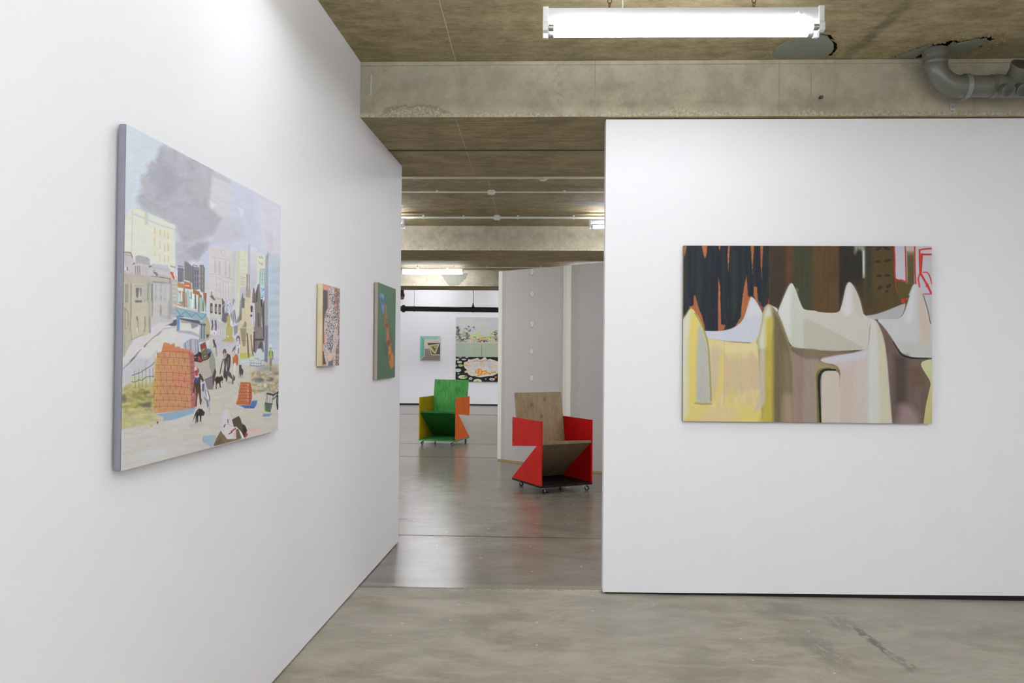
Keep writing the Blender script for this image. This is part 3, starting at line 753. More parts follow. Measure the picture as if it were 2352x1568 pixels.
t = make_chair(wood('green_stained_ply', (52, 128, 54), (80, 152, 76), ((.40, .78, .05), (.10, .90, .03)), stain=0.4), wood('green_stained_ply_seat_shaded', (34, 96, 42), (50, 116, 54)),  # seat green darkened too, for the shade under the arms
               wood('green_stained_ply_base', (44, 118, 58), (64, 140, 74)), wood('olive_yellow_stained_ply', (146, 128, 6), (166, 146, 18), stain=0.3), wood('orange_stained_ply', (190, 82, 16), (206, 96, 24), stain=0.3), None)
t.location = (-1.775, 11.72, 0); t.rotation_euler = (0, 0, math.radians(-13.5)); add_castors(t, (0.9, 0.5, 1.9, 2.6))
tag(t, 'green-backed zigzag plywood armchair with one yellow and one orange side', 'chair', 'plywood armchairs in the hall')

bm_ = newbm(); prism(bm_, ragged([(-1.97, 2.92), (-1.42, 2.92), (-1.46, 2.84), (-1.56, 2.74), (-1.60, 2.685), (-1.80, 2.69), (-1.86, 2.78)], 5, 0.012, 6), 15.552, 15.565, axis='y')
obj('mortar_patch', bm_, M['mortar'], bpy.data.objects['trim_3'])
bm_ = newbm(); prism(bm_, ragged([(0.18, 8.62), (0.45, 8.72), (0.85, 8.74), (1.1, 8.66), (0.75, 8.60), (0.5, 8.52), (0.3, 8.54)], 5, 0.015, 7), ZC - .002, ZC + .01, axis='z')
obj('mortar_patch', bm_, M['mortar'], ceil)

# ------------------------------------------------------------------ paint: pictures rasterised onto dense canvas grids
def vhash(ix, iy, seed):
    h = (ix.astype(np.int64) * 374761393 + iy.astype(np.int64) * 668265263 + seed * 974634777) & 0x7fffffff
    h = ((h ^ (h >> 13)) * 1274126177) & 0x7fffffff
    return ((h ^ (h >> 16)) & 0xffff) / 65535.0
def vnoise(x, y, seed=0, octaves=3):
    out = np.zeros_like(x); a = 0.5; tot = 0
    for o in range(octaves):
        ix, iy = np.floor(x), np.floor(y); fx, fy = x - ix, y - iy
        fx = fx*fx*(3 - 2*fx); fy = fy*fy*(3 - 2*fy)
        n00, n10, n01, n11 = vhash(ix, iy, seed), vhash(ix+1, iy, seed), vhash(ix, iy+1, seed), vhash(ix+1, iy+1, seed)
        out += a*((n00*(1-fx) + n10*fx)*(1-fy) + (n01*(1-fx) + n11*fx)*fy); tot += a
        a *= .5; x = x*2.03 + 17.1; y = y*2.03 + 9.7; seed += 1
    return out/tot

def spline(pts, n=6, closed=True):
    P = np.array(pts, float); k = len(P); out = []
    for i in range(k if closed else k - 1):
        if closed: p0, p1, p2, p3 = P[i-1], P[i], P[(i+1) % k], P[(i+2) % k]
        else: p0, p1, p2, p3 = P[max(i-1, 0)], P[i], P[i+1], P[min(i+2, k-1)]
        for j in range(n):
            t = j/n
            out.append(0.5*((2*p1) + (p2-p0)*t + (2*p0-5*p1+4*p2-p3)*t*t + (3*p1-p0-3*p2+p3)*t**3))
    if not closed: out.append(P[-1])
    return np.array(out)

def rounded(P, c=7.0, it=3):
    """corner cutting with a limited cut, so that long edges stay straight"""
    P = np.array(P, float)
    for k in range(it):
        Q = np.roll(P, -1, 0); d = Q - P; L = np.hypot(d[:, 0], d[:, 1]) + 1e-9
        f = np.minimum(.25, (c/2**k)/L)[:, None]
        P = np.stack([P + d*f, Q - d*f], 1).reshape(-1, 2)
    return P

class Art:
    """colour at every grid vertex, painted in a working coordinate frame given by the four corners"""
    def __init__(s, nx, ny, corners, base):
        s.nx, s.ny = nx, ny
        u, v = np.meshgrid(np.linspace(0, 1, nx), np.linspace(0, 1, ny)); u, v = u.ravel(), v.ravel()
        A = []; B = []
        for (U, V), (X, Y) in zip(((0,0),(1,0),(1,1),(0,1)), corners):
            A += [[U, V, 1, 0, 0, 0, -U*X, -V*X], [0, 0, 0, U, V, 1, -U*Y, -V*Y]]; B += [X, Y]
        h = np.append(np.linalg.solve(np.array(A, float), np.array(B, float)), 1)
        d = h[6]*u + h[7]*v + 1
        s.X = (h[0]*u + h[1]*v + h[2])/d; s.Y = (h[3]*u + h[4]*v + h[5])/d; s.u, s.v = u, v
        s.C = np.tile(np.array(base, float), (nx*ny, 1)); s.tf = (0, 0, 1); s.seed = 1
        s.rng = np.random.RandomState(7)
    def crop(s, x0, y0, k): s.tf = (x0, y0, k); return s
    def T(s, pts): P = np.array(pts, float); return P/s.tf[2] + np.array(s.tf[:2])
    def _idx(s, P, m):
        x0, y0 = P.min(0) - m; x1, y1 = P.max(0) + m
        return np.nonzero((s.X > x0) & (s.X < x1) & (s.Y > y0) & (s.Y < y1))[0]
    def _seg(s, x, y, a, b):
        d = b - a; L = d @ d
        t = np.clip(((x-a[0])*d[0] + (y-a[1])*d[1])/max(L, 1e-9), 0, 1)
        return np.hypot(x - a[0] - t*d[0], y - a[1] - t*d[1]), t
    def _blend(s, idx, al, col, tex=0, sx=.5, sy=.5):
        col = np.asarray(col, float)
        c = np.broadcast_to(col, (len(idx), 3)).astype(float)
        if tex:
            s.seed += 5; n = vnoise(s.X[idx]*sx, s.Y[idx]*sy, s.seed) - .5
            c = c + (n*tex)[:, None]
        s.C[idx] = s.C[idx]*(1 - al[:, None]) + c*al[:, None]
    def poly(s, pts, col, soft=0.7, a=1.0, sm=0, tex=0, sx=.5, sy=.5, grad=None, rag=0, rs=.4, brush=0):
        """grad: ((x0,y0),(x1,y1),col2) ; rag: ragged edge amplitude ; brush: patchy opacity"""
        P = s.T(pts)
        if sm == 2: P = rounded(P)
        elif sm: P = spline(P, 6)
        m = soft*2 + rag + .5; idx = s._idx(P, m)
        if not len(idx): return
        x, y = s.X[idx], s.Y[idx]; D = np.full(len(idx), 1e9); ins = np.zeros(len(idx), bool); k = len(P)
        for i in range(k):
            p, q = P[i], P[(i+1) % k]
            d, _ = s._seg(x, y, p, q); D = np.minimum(D, d)
            c = ((p[1] > y) != (q[1] > y)); 
            if p[1] != q[1]: ins ^= c & (x < (q[0]-p[0])*(y-p[1])/(q[1]-p[1]) + p[0])
        sd = np.where(ins, D, -D)
        if rag: s.seed += 3; sd = sd + (vnoise(x*rs, y*rs, s.seed, 3) - .5)*2*rag
        al = np.clip(.5 + sd/(2*soft), 0, 1)*a
        if brush: s.seed += 3; al = al*np.clip(1 - brush + 2*brush*vnoise(x*sx, y*sy, s.seed, 3), 0, 1)
        c = np.asarray(col, float)
        if grad is not None:
            g0, g1 = s.T([grad[0], grad[1]]); d = g1 - g0
            t = np.clip(((x-g0[0])*d[0] + (y-g0[1])*d[1])/(d @ d), 0, 1)[:, None]
            c = c*(1-t) + np.asarray(grad[2], float)*t
        s._blend(idx, al, c, tex, sx, sy)
    def line(s, pts, w, col, soft=0.5, a=1.0, sm=0, taper=0, tex=0, dry=0):
        """w in working pixels (already scaled by the crop)"""
        P = s.T(pts)
        w = w/s.tf[2]
        if sm: P = spline(P, 5, False)
        idx = s._idx(P, w + soft*2 + .5)
        if not len(idx): return
        x, y = s.X[idx], s.Y[idx]; best = np.full(len(idx), -1e9); n = len(P) - 1
        for i in range(n):
            d, t = s._seg(x, y, P[i], P[i+1]); ww = w/2
            if taper:
                f = (i + t)/n; ww = ww*(1 - taper*np.abs(2*f - 1)) if taper < 1 else ww*(1 - f)
            best = np.maximum(best, ww - d)
        al = np.clip(.5 + best/(2*soft), 0, 1)*a
        if dry: s.seed += 3; al = al*np.clip(1 - dry + 2*dry*vnoise(x*.6, y*.6, s.seed, 2), 0, 1)
        s._blend(idx, al, col, tex)
    def dot(s, x, y, rx, ry, col, soft=.5, a=1.0, rot=0, tex=0):
        k = np.linspace(0, 2*np.pi, 15)[:-1]; c, q = math.cos(rot), math.sin(rot)
        s.poly([(x + rx*math.cos(t)*c - ry*math.sin(t)*q, y + rx*math.cos(t)*q + ry*math.sin(t)*c) for t in k], col, soft, a, tex=tex)
    def rect(s, x0, y0, x1, y1, col, **k): s.poly([(x0,y0),(x1,y0),(x1,y1),(x0,y1)], col, **k)
    def wash(s, amp, sx, sy, seed, chan=(1, 1, 1)):
        n = (vnoise(s.X*sx, s.Y*sy, seed, 4) - .5)*2*amp
        s.C += n[:, None]*np.array(chan)

G_STREET, G_LEFT, G_CASTLE, G_FAR = (0.98, 1.2, 0.86), (0.95, 1.12, 0.92), (0.92, 1.16, 0.92), (1.0, 1.08, 1.0)   # reflectance of the paints: gain, contrast, chroma
def paint_mat(name, rough=0.55):
    t = NT(name); at = t.n('ShaderNodeVertexColor'); at.layer_name = 'paint'
    p = t.oco(); weave = t.noise(p, 900, 1)
    t.bump(weave, 0.05, 0.0006)
    return t.out(at.outputs[0], rough, 0.25)

def hang(name, label, wall_pt, th, wdt, hgt, gap, thick, art, edge, gain=(1.0, 1.0, 1.0), rnd=0.003, group=None, inset_=0.03, spacer=None):
    """wall_pt: lower centre of the picture on the wall plane; local x to the viewer's right, y into the wall"""
    t = empty(name, wall_pt, th)
    bm_ = newbm(); box(bm_, -wdt/2, wdt/2, -gap - thick + .0006, -gap, 0, hgt); bevel(bm_, rnd, 2)
    obj('canvas_edge', bm_, edge, t, True)
    bm_ = newbm(); box(bm_, -wdt/2 + inset_, wdt/2 - inset_, -gap - .0005, -0.0008, inset_, hgt - inset_); obj('stretcher', bm_, M['timber'], t)
    nx, ny = art.nx, art.ny
    e = 0.0008
    co = np.zeros((nx*ny, 3), np.float32)
    co[:, 0] = (art.u - .5)*(wdt - 2*e); co[:, 1] = -gap - thick; co[:, 2] = e + (1 - art.v)*(hgt - 2*e)
    i, j = np.meshgrid(np.arange(nx-1), np.arange(ny-1)); a0 = (j*nx + i).ravel()
    quads = np.stack([a0, a0 + nx, a0 + nx + 1, a0 + 1], 1).astype(np.int32)
    me = bpy.data.meshes.new('painted_front')
    me.vertices.add(nx*ny); me.vertices.foreach_set('co', co.ravel())
    nq = len(quads); me.loops.add(nq*4); me.loops.foreach_set('vertex_index', quads.ravel())
    me.polygons.add(nq); me.polygons.foreach_set('loop_start', np.arange(0, nq*4, 4, dtype=np.int32))
    try: me.polygons.foreach_set('loop_total', np.full(nq, 4, np.int32))
    except Exception: pass
    me.update(calc_edges=True)
    c = np.clip(art.C, 0, 255)/255.0
    c = c.mean(1, keepdims=True)*(1 - gain[2]) + c*gain[2]
    lin = np.where(c <= .04045, c/12.92, ((c + .055)/1.055)**2.4)**gain[1]*gain[0]
    att = me.color_attributes.new('paint', 'FLOAT_COLOR', 'POINT')
    att.data.foreach_set('color', np.concatenate([np.clip(lin, 0, .95), np.ones((nx*ny, 1))], 1).astype(np.float32).ravel())
    me.materials.append(paint_mat('oil_paint_' + name))
    o = bpy.data.objects.new('painted_front', me); COL.objects.link(o); o.parent = t
    tag(t, label, 'painting', group); return t

def jit(rng, n): return rng.uniform(-n, n)

# ---- wide picture on the right partition: pale peaked building before dark trees
def art_castle():
    A = Art(640, 454, [(1570,563),(2141,566),(2141,971),(1568,968)], (98, 80, 46))
    a = lambda: A.crop(1550, 540, 3.41)
    b = lambda: A.crop(1850, 540, 3.41)
    a().rect(70, 70, 748, 780, (178, 110, 66), tex=26, sx=.25, sy=.05)
    a().poly([(66,70),(748,70),(745,560),(690,600),(640,500),(600,480),(560,520),(520,690),(440,735),(340,760),(235,750),(190,640),(120,560),(75,640),(66,640)], (38, 45, 55), soft=1.5, tex=30, sx=.25, sy=.02, rag=2)
    rng = np.random.RandomState(3)
    for x in range(80, 740, 22):
        g = rng.rand(); c = (30, 36, 52) if g < .5 else ((52, 64, 58) if g < .8 else (44, 54, 54))
        y1 = rng.uniform(480, 720) if x > 180 else rng.uniform(400, 560)
        if 540 < x < 640: y1 = min(y1, 470)
        A.line([(x, rng.uniform(75, 140)), (x + rng.uniform(-8, 8), y1)], rng.uniform(20, 42), c, soft=1.4, a=.55, dry=.4)
    og = (182, 113, 70)
    for P in ([(70,80),(92,80),(84,130),(74,180)], [(213,78),(257,78),(252,140),(238,190),(226,150)], [(342,78),(364,78),(355,122)], [(420,78),(434,78),(428,200),(420,285),(416,160)],
              [(598,78),(625,78),(618,200),(612,300),(604,160)], [(674,78),(698,78),(690,200),(684,335),(676,180)], [(150,470),(160,470),(185,560),(215,640),(245,745),(205,690),(170,610),(110,560),(145,550)],
              [(343,330),(358,400),(362,600),(366,700),(398,705),(388,742),(340,752),(340,600)], [(565,310),(572,390),(578,480),(605,478),(570,560),(545,640),(490,722),(470,725),(520,640),(528,520),(545,420)],
              [(622,402),(648,404),(652,480),(662,545),(640,500),(622,470)], [(655,500),(690,575),(745,530),(742,510),(735,540),(700,580)]):
        A.poly(P, og, soft=1.0, tex=20, rag=1.0, sx=.3, sy=.08)
    A.poly([(660,530),(693,600),(690,570)], (190, 60, 45)); A.poly([(732,540),(738,490),(750,540)], (215, 60, 40))
    # trunks and ground behind
    a().rect(745, 70, 880, 620, (78, 62, 44), soft=2, tex=14, sx=.3, sy=.03)
    a().rect(870, 70, 932, 620, (108, 70, 46), soft=6, a=.8, tex=12, sx=.3, sy=.03)
    a().rect(930, 70, 1140, 640, (76, 76, 52), soft=4, tex=12, sx=.3, sy=.03)
    a().rect(745, 360, 930, 620, (70, 58, 40), soft=14, a=.6)
    b().rect(60, 80, 285, 620, (104, 80, 46), soft=7, tex=14, sx=.3, sy=.03)
    b().rect(272, 80, 462, 640, (54, 50, 40), soft=3, tex=16, sx=.2, sy=.03)
    b().poly([(385,80),(475,80),(470,330),(462,280),(452,130),(420,110),(390,150)], (185, 186, 178), soft=4, a=.8, rag=2)
    b().rect(455, 120, 472, 335, (222, 222, 222), soft=2)
    b().rect(474, 80, 535, 560, (66, 70, 50), soft=4, a=.9, tex=10, sx=.3, sy=.03)
    b().rect(530, 80, 720, 640, (100, 82, 46), soft=5, tex=10, sx=.3, sy=.03)
    b().poly([(380,400),(480,330),(560,500),(620,640),(450,640)], (92, 76, 46), soft=14, a=.7)
    for x, y, rx, ry, ro in ((577,108,28,12,-.4),(642,106,27,12,.25),(572,207,27,11,0),(648,200,29,12,-.2),(583,320,23,11,0),(644,316,24,11,0),(588,410,23,12,-.5),(657,398,23,12,-.5),(643,440,16,9,-.4)):
        b().dot(x, y, rx, ry, (66, 50, 42), rot=ro)
    g1 = (202, 199, 208)
    b().poly([(702,78),(784,78),(790,372),(712,338)], g1, tex=6)
    b().rect(790, 78, 995, 470, g1, tex=8)
    b().rect(800, 130, 858, 385, (108, 98, 60), soft=3); b().rect(800, 84, 858, 150, (185, 178, 165), soft=8, a=.7)
    b().poly([(712,360),(800,378),(850,380),(800,500),(760,540),(735,480)], (106, 92, 50), soft=1.5)
    b().poly([(930,465),(995,465),(995,700),(975,690)], (198, 198, 204))
    rd = (205, 62, 42)
    for P, w_ in (([(700,80),(705,200),(709,340),(760,352),(797,370)], 11), ([(786,80),(789,200),(793,370)], 9), ([(709,345),(712,400),(728,455)], 5), ([(860,90),(862,250),(868,385)], 10),
                  ([(895,118),(940,110),(992,106)], 12), ([(897,118),(898,200),(902,300)], 14), ([(914,152),(950,153),(992,152)], 14), ([(915,152),(910,230),(904,300)], 18), ([(902,300),(888,340),(897,405)], 12),
                  ([(925,292),(960,296),(982,340),(992,385)], 9), ([(905,300),(930,345),(960,400),(988,455)], 16), ([(948,405),(958,380),(975,420)], 8), ([(920,461),(992,460)], 7), ([(762,506),(800,500)], 15), ([(762,522),(778,526)], 14)):
        A.line(P, w_, rd, sm=1, dry=.15)
    # back wall, pale blue
    a().poly([(205,748),(340,752),(430,740),(500,705),(545,650),(575,560),(592,500),(605,480),(622,495),(650,530),(690,600),(690,650),(660,800),(640,842),(450,835),(215,803)], (203, 206, 218), sm=2, tex=6, grad=((600,480),(560,700),(206,209,220)))
    A.poly([(605,480),(640,515),(690,605),(650,640),(600,640),(560,640),(580,560)], (222, 222, 224), soft=6, a=.6, sm=2)
    a().poly([(740,540),(775,555),(815,575),(808,615),(760,600)], (214, 214, 216), sm=2)
    # third cone and the long back wall
    a().poly([(918,372),(898,395),(880,435),(860,480),(833,545),(806,612),(850,700),(880,790),(905,855),(960,887),(1140,893),(1140,592),(1020,585),(1000,555),(968,470),(945,408),(930,380)], (214, 214, 206), tex=6, sx=.2, sy=.05, grad=((820,500),(1050,700),(208,208,196)), sm=2)
    a().poly([(918,374),(895,400),(860,480),(815,600),(880,760),(915,820),(915,600)], (224, 224, 222), soft=5, a=.7, sm=2)
    a().rect(918, 420, 965, 880, (200, 208, 192), soft=5, a=.6)
    b().poly([(-10,590),(100,598),(160,606),(230,608),(268,600),(282,575),(298,520),(312,450),(325,395),(346,364),(370,376),(402,430),(432,500),(450,575),(462,628),(545,650),(510,690),(494,885),(470,895),(240,908),(-10,895)], (211, 206, 196), tex=5, sm=2)
    b().poly([(-10,640),(100,690),(250,765),(380,835),(478,888),(240,905),(-10,893)], (196, 194, 180), soft=2.0, sm=2)
    b().poly([(346,366),(326,395),(300,510),(284,590),(330,640),(375,600),(372,400)], (226, 224, 226), soft=5, a=.65, sm=2)
    b().poly([(372,378),(402,430),(432,500),(452,580),(460,640),(420,640),(385,560)], (202, 198, 186), soft=5, a=.7, sm=2)
    b().poly([(462,630),(545,622),(640,590),(760,540),(795,530),(760,640),(700,660),(545,662)], (188, 187, 190), soft=1, sm=2)
    # right cone six
    b().poly([(860,380),(845,400),(830,440),(810,510),(788,580),(765,630),(735,650),(700,656),(552,656),(620,730),(690,825),(755,925),(830,952),(1050,958),(1050,700),(984,690),(972,640),(955,570),(930,490),(900,425),(880,390)], (207, 209, 210), tex=5, sx=.2, sy=.04, sm=2)
    b().poly([(885,400),(935,500),(975,660),(985,860),(900,860),(890,600)], (214, 192, 174), soft=7, a=.75, sm=2)
    b().poly([(860,384),(835,440),(800,560),(770,650),(830,700),(860,560)], (222, 224, 226), soft=6, a=.7, sm=2)
    b().poly([(700,830),(760,925),(830,950),(1050,955),(1050,870),(860,840)], (196, 196, 186), soft=8, a=.6, sm=2)
    b().line([(935,500),(962,590),(975,660),(984,692)], 5, (40, 46, 50), sm=1)
    # brown shadow wall
    b().poly([(545,655),(595,690),(640,745),(700,835),(755,925),(820,955),(950,962),(920,985),(906,1010),(925,1060),(980,1150),(975,1190),(945,1300),(912,1545),(680,1545),(660,1250),(643,1000),(625,850),(595,740)], (124, 106, 96), soft=1.2, tex=14, sx=.15, sy=.06, sm=2)
    b().rect(700, 940, 800, 1310, (86, 75, 70), soft=8, a=.8)
    b().poly([(810,1030),(900,1040),(945,1130),(920,1190),(830,1180)], (120, 98, 70), soft=6, a=.7, sm=2)
    b().poly([(760,1320),(820,1330),(900,1420),(860,1545),(700,1545)], (168, 146, 150), soft=10, a=.8, sm=2)
    b().line([(690,830),(720,880),(760,935),(830,958),(900,963),(965,962)], 13, (30, 36, 44), sm=1, taper=.7)
    b().poly([(1050,960),(935,975),(908,995),(908,1025),(945,1085),(985,1150),(972,1205),(945,1320),(915,1545),(1050,1540)], (208, 208, 166), grad=((950,1000),(950,1450),(196,190,128)), sm=2)
    # yellow front wall
    a().poly([(20,800),(260,806),(450,838),(620,848),(700,700),(905,860),(960,1000),(960,1545),(20,1545)], (222, 205, 152), tex=16, sx=.12, sy=.05, sm=2)
    A.poly([(270,880),(360,880),(350,1200),(290,1310),(280,1000)], (206, 188, 160), soft=8, a=.8, sm=2)
    A.poly([(365,860),(610,850),(650,830),(660,930),(600,900),(500,930),(400,930)], (226, 216, 162), soft=5, a=.9, sm=2)
    for x in range(410, 660, 22):
        A.line([(x, rng.uniform(930, 1000)), (x + 4, rng.uniform(1180, 1330))], 24, (196 + rng.uniform(-10, 10), 178 + rng.uniform(-8, 8), 158), soft=5, a=.55)
    A.poly([(365,870),(385,1000),(380,1150),(340,1290),(280,1340),(330,1240),(352,1100)], (228, 208, 120), soft=4, a=.8, sm=2)
    A.poly([(400,1330),(470,1180),(440,1350),(560,1330),(700,1340),(700,1545),(430,1545)], (226, 210, 120), soft=10, a=.8, sm=2)
    A.poly([(90,1420),(330,1340),(470,1350),(520,1420),(480,1545),(90,1545)], (222, 200, 152), soft=10, a=.8, sm=2)
    A.line([(390,820),(392,1000),(388,1330)], 3, (180, 130, 90), a=.5)
    # left cone
    a().poly([(128,570),(112,585),(92,620),(40,700),(20,1545),(95,1545),(290,1330),(285,1180),(275,1000),(263,860),(248,790),(228,730),(195,650),(155,590)], (222, 206, 132), soft=1, sm=2)
    A.poly([(128,572),(95,620),(40,700),(66,1460),(100,1400),(100,900)], (216, 219, 206), soft=6, a=.9, sm=2)
    A.poly([(140,600),(165,640),(165,900),(160,1340),(120,1360),(118,800)], (226, 208, 112), soft=6, a=.9, sm=2)
    A.poly([(190,690),(235,780),(262,900),(272,1050),(282,1320),(165,1320),(170,1000),(180,800)], (188, 188, 182), soft=4, a=.95, tex=10, sx=.3, sy=.05, sm=2)
    A.line([(160,610),(200,680),(240,775),(262,870),(272,1000),(282,1200),(284,1300)], 12, (150, 146, 90), sm=1, soft=1.5, a=.75)
    A.line([(160,1318),(220,1325),(286,1322)], 14, (160, 156, 96), soft=1.5, a=.8)
    # centre cone
    a().poly([(735,538),(718,552),(700,590),(690,640),(676,720),(655,800),(640,840),(655,870),(690,1545),(950,1545),(930,1000),(905,860),(880,790),(850,700),(820,620),(780,565),(752,542)], (170, 158, 116), soft=1, sm=2)
    A.poly([(760,560),(820,640),(870,780),(905,870),(925,1000),(945,1545),(770,1545),(768,800)], (122, 110, 80), soft=5, a=.95, tex=14, sx=.3, sy=.04, sm=2)
    A.poly([(850,900),(905,900),(945,1545),(850,1545)], (146, 128, 100), soft=8, a=.8, sm=2)
    A.poly([(735,542),(706,590),(688,690),(655,830),(665,900),(730,900),(770,700),(765,575)], (222, 222, 204), soft=6, a=.9, sm=2)
    A.poly([(720,640),(775,640),(772,1000),(772,1545),(640,1545),(700,1350),(715,900)], (200, 182, 72), soft=6, a=.9, tex=14, sx=.3, sy=.05, sm=2)
    A.poly([(668,900),(712,900),(712,1330),(610,1400),(660,1300)], (204, 192, 176), soft=4, a=.9, sm=2)
    # middle front wall
    a().poly([(900,858),(960,887),(1140,895),(1140,1545),(945,1545),(930,1050)], (158, 138, 126), soft=2, tex=16, sx=.25, sy=.04, sm=2)
    A.poly([(905,880),(960,890),(1140,900),(1140,960),(1050,950),(925,910)], (126, 112, 88), soft=4, a=.9, sm=2)
    A.line([(920,890),(980,935),(1060,955),(1180,935),(1350,915)], 16, (112, 98, 74), sm=1, a=.6, soft=2)
    A.poly([(850,1250),(930,1240),(945,1545),(845,1545)], (186, 166, 140), soft=8, a=.6, sm=2)
    b().poly([(-10,895),(240,906),(390,905),(110,972),(-10,960)], (142, 126, 104), soft=2.5, a=.9, tex=10, sx=.1, sy=.4, sm=2)
    b().poly([(-10,965),(110,972),(160,1000),(250,1040),(110,1545),(-10,1545)], (166, 150, 138), soft=4, a=.95, tex=12, sx=.3, sy=.05, sm=2)
    b().poly([(70,1010),(280,1000),(330,1060),(130,1080),(80,1120)], (176, 156, 110), soft=7, a=.8, sm=2)
    # front right cone and its wall
    b().poly([(530,650),(517,672),(508,760),(496,885),(400,918),(240,942),(112,970),(150,1000),(240,1010),(280,1050),(250,1545),(690,1545),(665,1250),(645,1000),(628,850),(600,745),(565,672)], (208, 198, 190), soft=1.4, tex=6, sx=.2, sy=.04, sm=2)
    A.poly([(112,970),(240,942),(400,916),(490,895),(480,960),(300,990),(180,1000)], (210, 207, 218), soft=4, a=.9, sm=2)
    A.poly([(500,880),(515,670),(535,655),(560,690),(580,900),(600,1545),(495,1545)], (214, 217, 212), soft=5, a=.9, sm=2)
    A.poly([(580,740),(610,800),(640,1000),(672,1545),(580,1545)], (212, 208, 178), soft=5, a=.85, sm=2)
    A.poly([(280,1060),(390,1040),(380,1545),(260,1545)], (204, 186, 174), soft=8, a=.6, sm=2)
    # doorway
    b().poly([(235,1058),(160,1062),(132,1090),(130,1545),(270,1545),(275,1080)], (208, 199, 186), soft=1.5, sm=2)
    A.line([(200,1045),(130,1052),(98,1090),(100,1200),(108,1545)], 18, (128, 122, 58), sm=1, soft=1)
    A.line([(238,1054),(160,1054),(124,1082),(112,1140),(116,1290),(126,1545)], 24, (34, 40, 42), sm=1, taper=.45)
    A.crop(0, 0, 1); A.wash(3.0, .35, .06, 21); A.wash(2.5, .5, .5, 22)
    return A

# ---- the green picture with a blue loop and orange strip
def art_ribbon():
    A = Art(210, 250, [(868.4,648),(910.4,663.8),(907.7,867),(867,871.8)], (84, 122, 88))
    A.wash(2.5, .8, .4, 31)
    c = A.crop(850, 635, 6.267)
    c.rect(100, 60, 400, 860, (84, 128, 92), soft=6, a=.6); c.rect(100, 860, 400, 1500, (86, 116, 86), soft=10, a=.6)
    c.poly([(190,940),(235,960),(262,1050),(262,1170),(235,1150),(200,1060)], (70, 92, 70), soft=4, a=.7, sm=2)
    c.poly([(128,300),(135,255),(155,240),(185,252),(215,290),(235,345),(236,405),(205,412),(205,556),(180,530),(150,440)], (98, 140, 174), sm=2, soft=.5)
    c.poly([(128,300),(140,420),(165,490),(155,400),(142,330)], (66, 92, 118), soft=1, sm=2)
    c.poly([(150,245),(190,255),(205,320),(170,300)], (130, 172, 204), soft=1.2, a=.9)
    c.poly([(205,290),(235,350),(236,405),(210,410)], (74, 100, 130), soft=1, a=.9)
    c.poly([(165,430),(205,430),(205,545)], (118, 162, 196), soft=1, a=.8)
    c.poly([(146,330),(165,318),(190,350),(208,400),(195,405),(165,375)], (86, 124, 90), soft=.4, sm=2)
    o = (196, 120, 60)
    c.poly([(208,408),(236,403),(238,480),(246,600),(250,670),(275,715),(272,800),(280,890),(312,935),(308,1020),(312,1090),(345,1130),(350,1290),(305,1355),(268,1230),(262,1120),(270,1040),(232,960),(240,830),(236,770),(210,720),(220,600)], o, soft=.5, sm=2, tex=18, sx=.8, sy=.5)
    for P, q in (([(215,700),(248,665),(276,712),(240,770)], (128, 76, 48)), ([(236,965),(278,900),(312,938),(270,1040)], (124, 74, 58)), ([(212,420),(225,480),(236,560),(222,560)], (164, 92, 50)), ([(225,600),(246,600),(246,660),(220,690)], (160, 96, 56)),
                 ([(252,840),(276,800),(270,880),(245,950)], (214, 150, 78)), ([(270,1050),(308,1010),(300,1120),(270,1180)], (214, 146, 70)), ([(300,1150),(345,1130),(350,1280),(310,1340)], (206, 136, 70)), ([(268,1150),(300,1110),(290,1200),(275,1230)], (140, 84, 46))):
        c.poly(P, q, soft=1.2, a=.85, sm=2)
    c.line([(110,90),(108,700),(100,1480)], 8, (196, 208, 186), soft=.4, a=.8)
    A.crop(0, 0, 1); A.wash(2, 1.5, 1.5, 33)
    return A

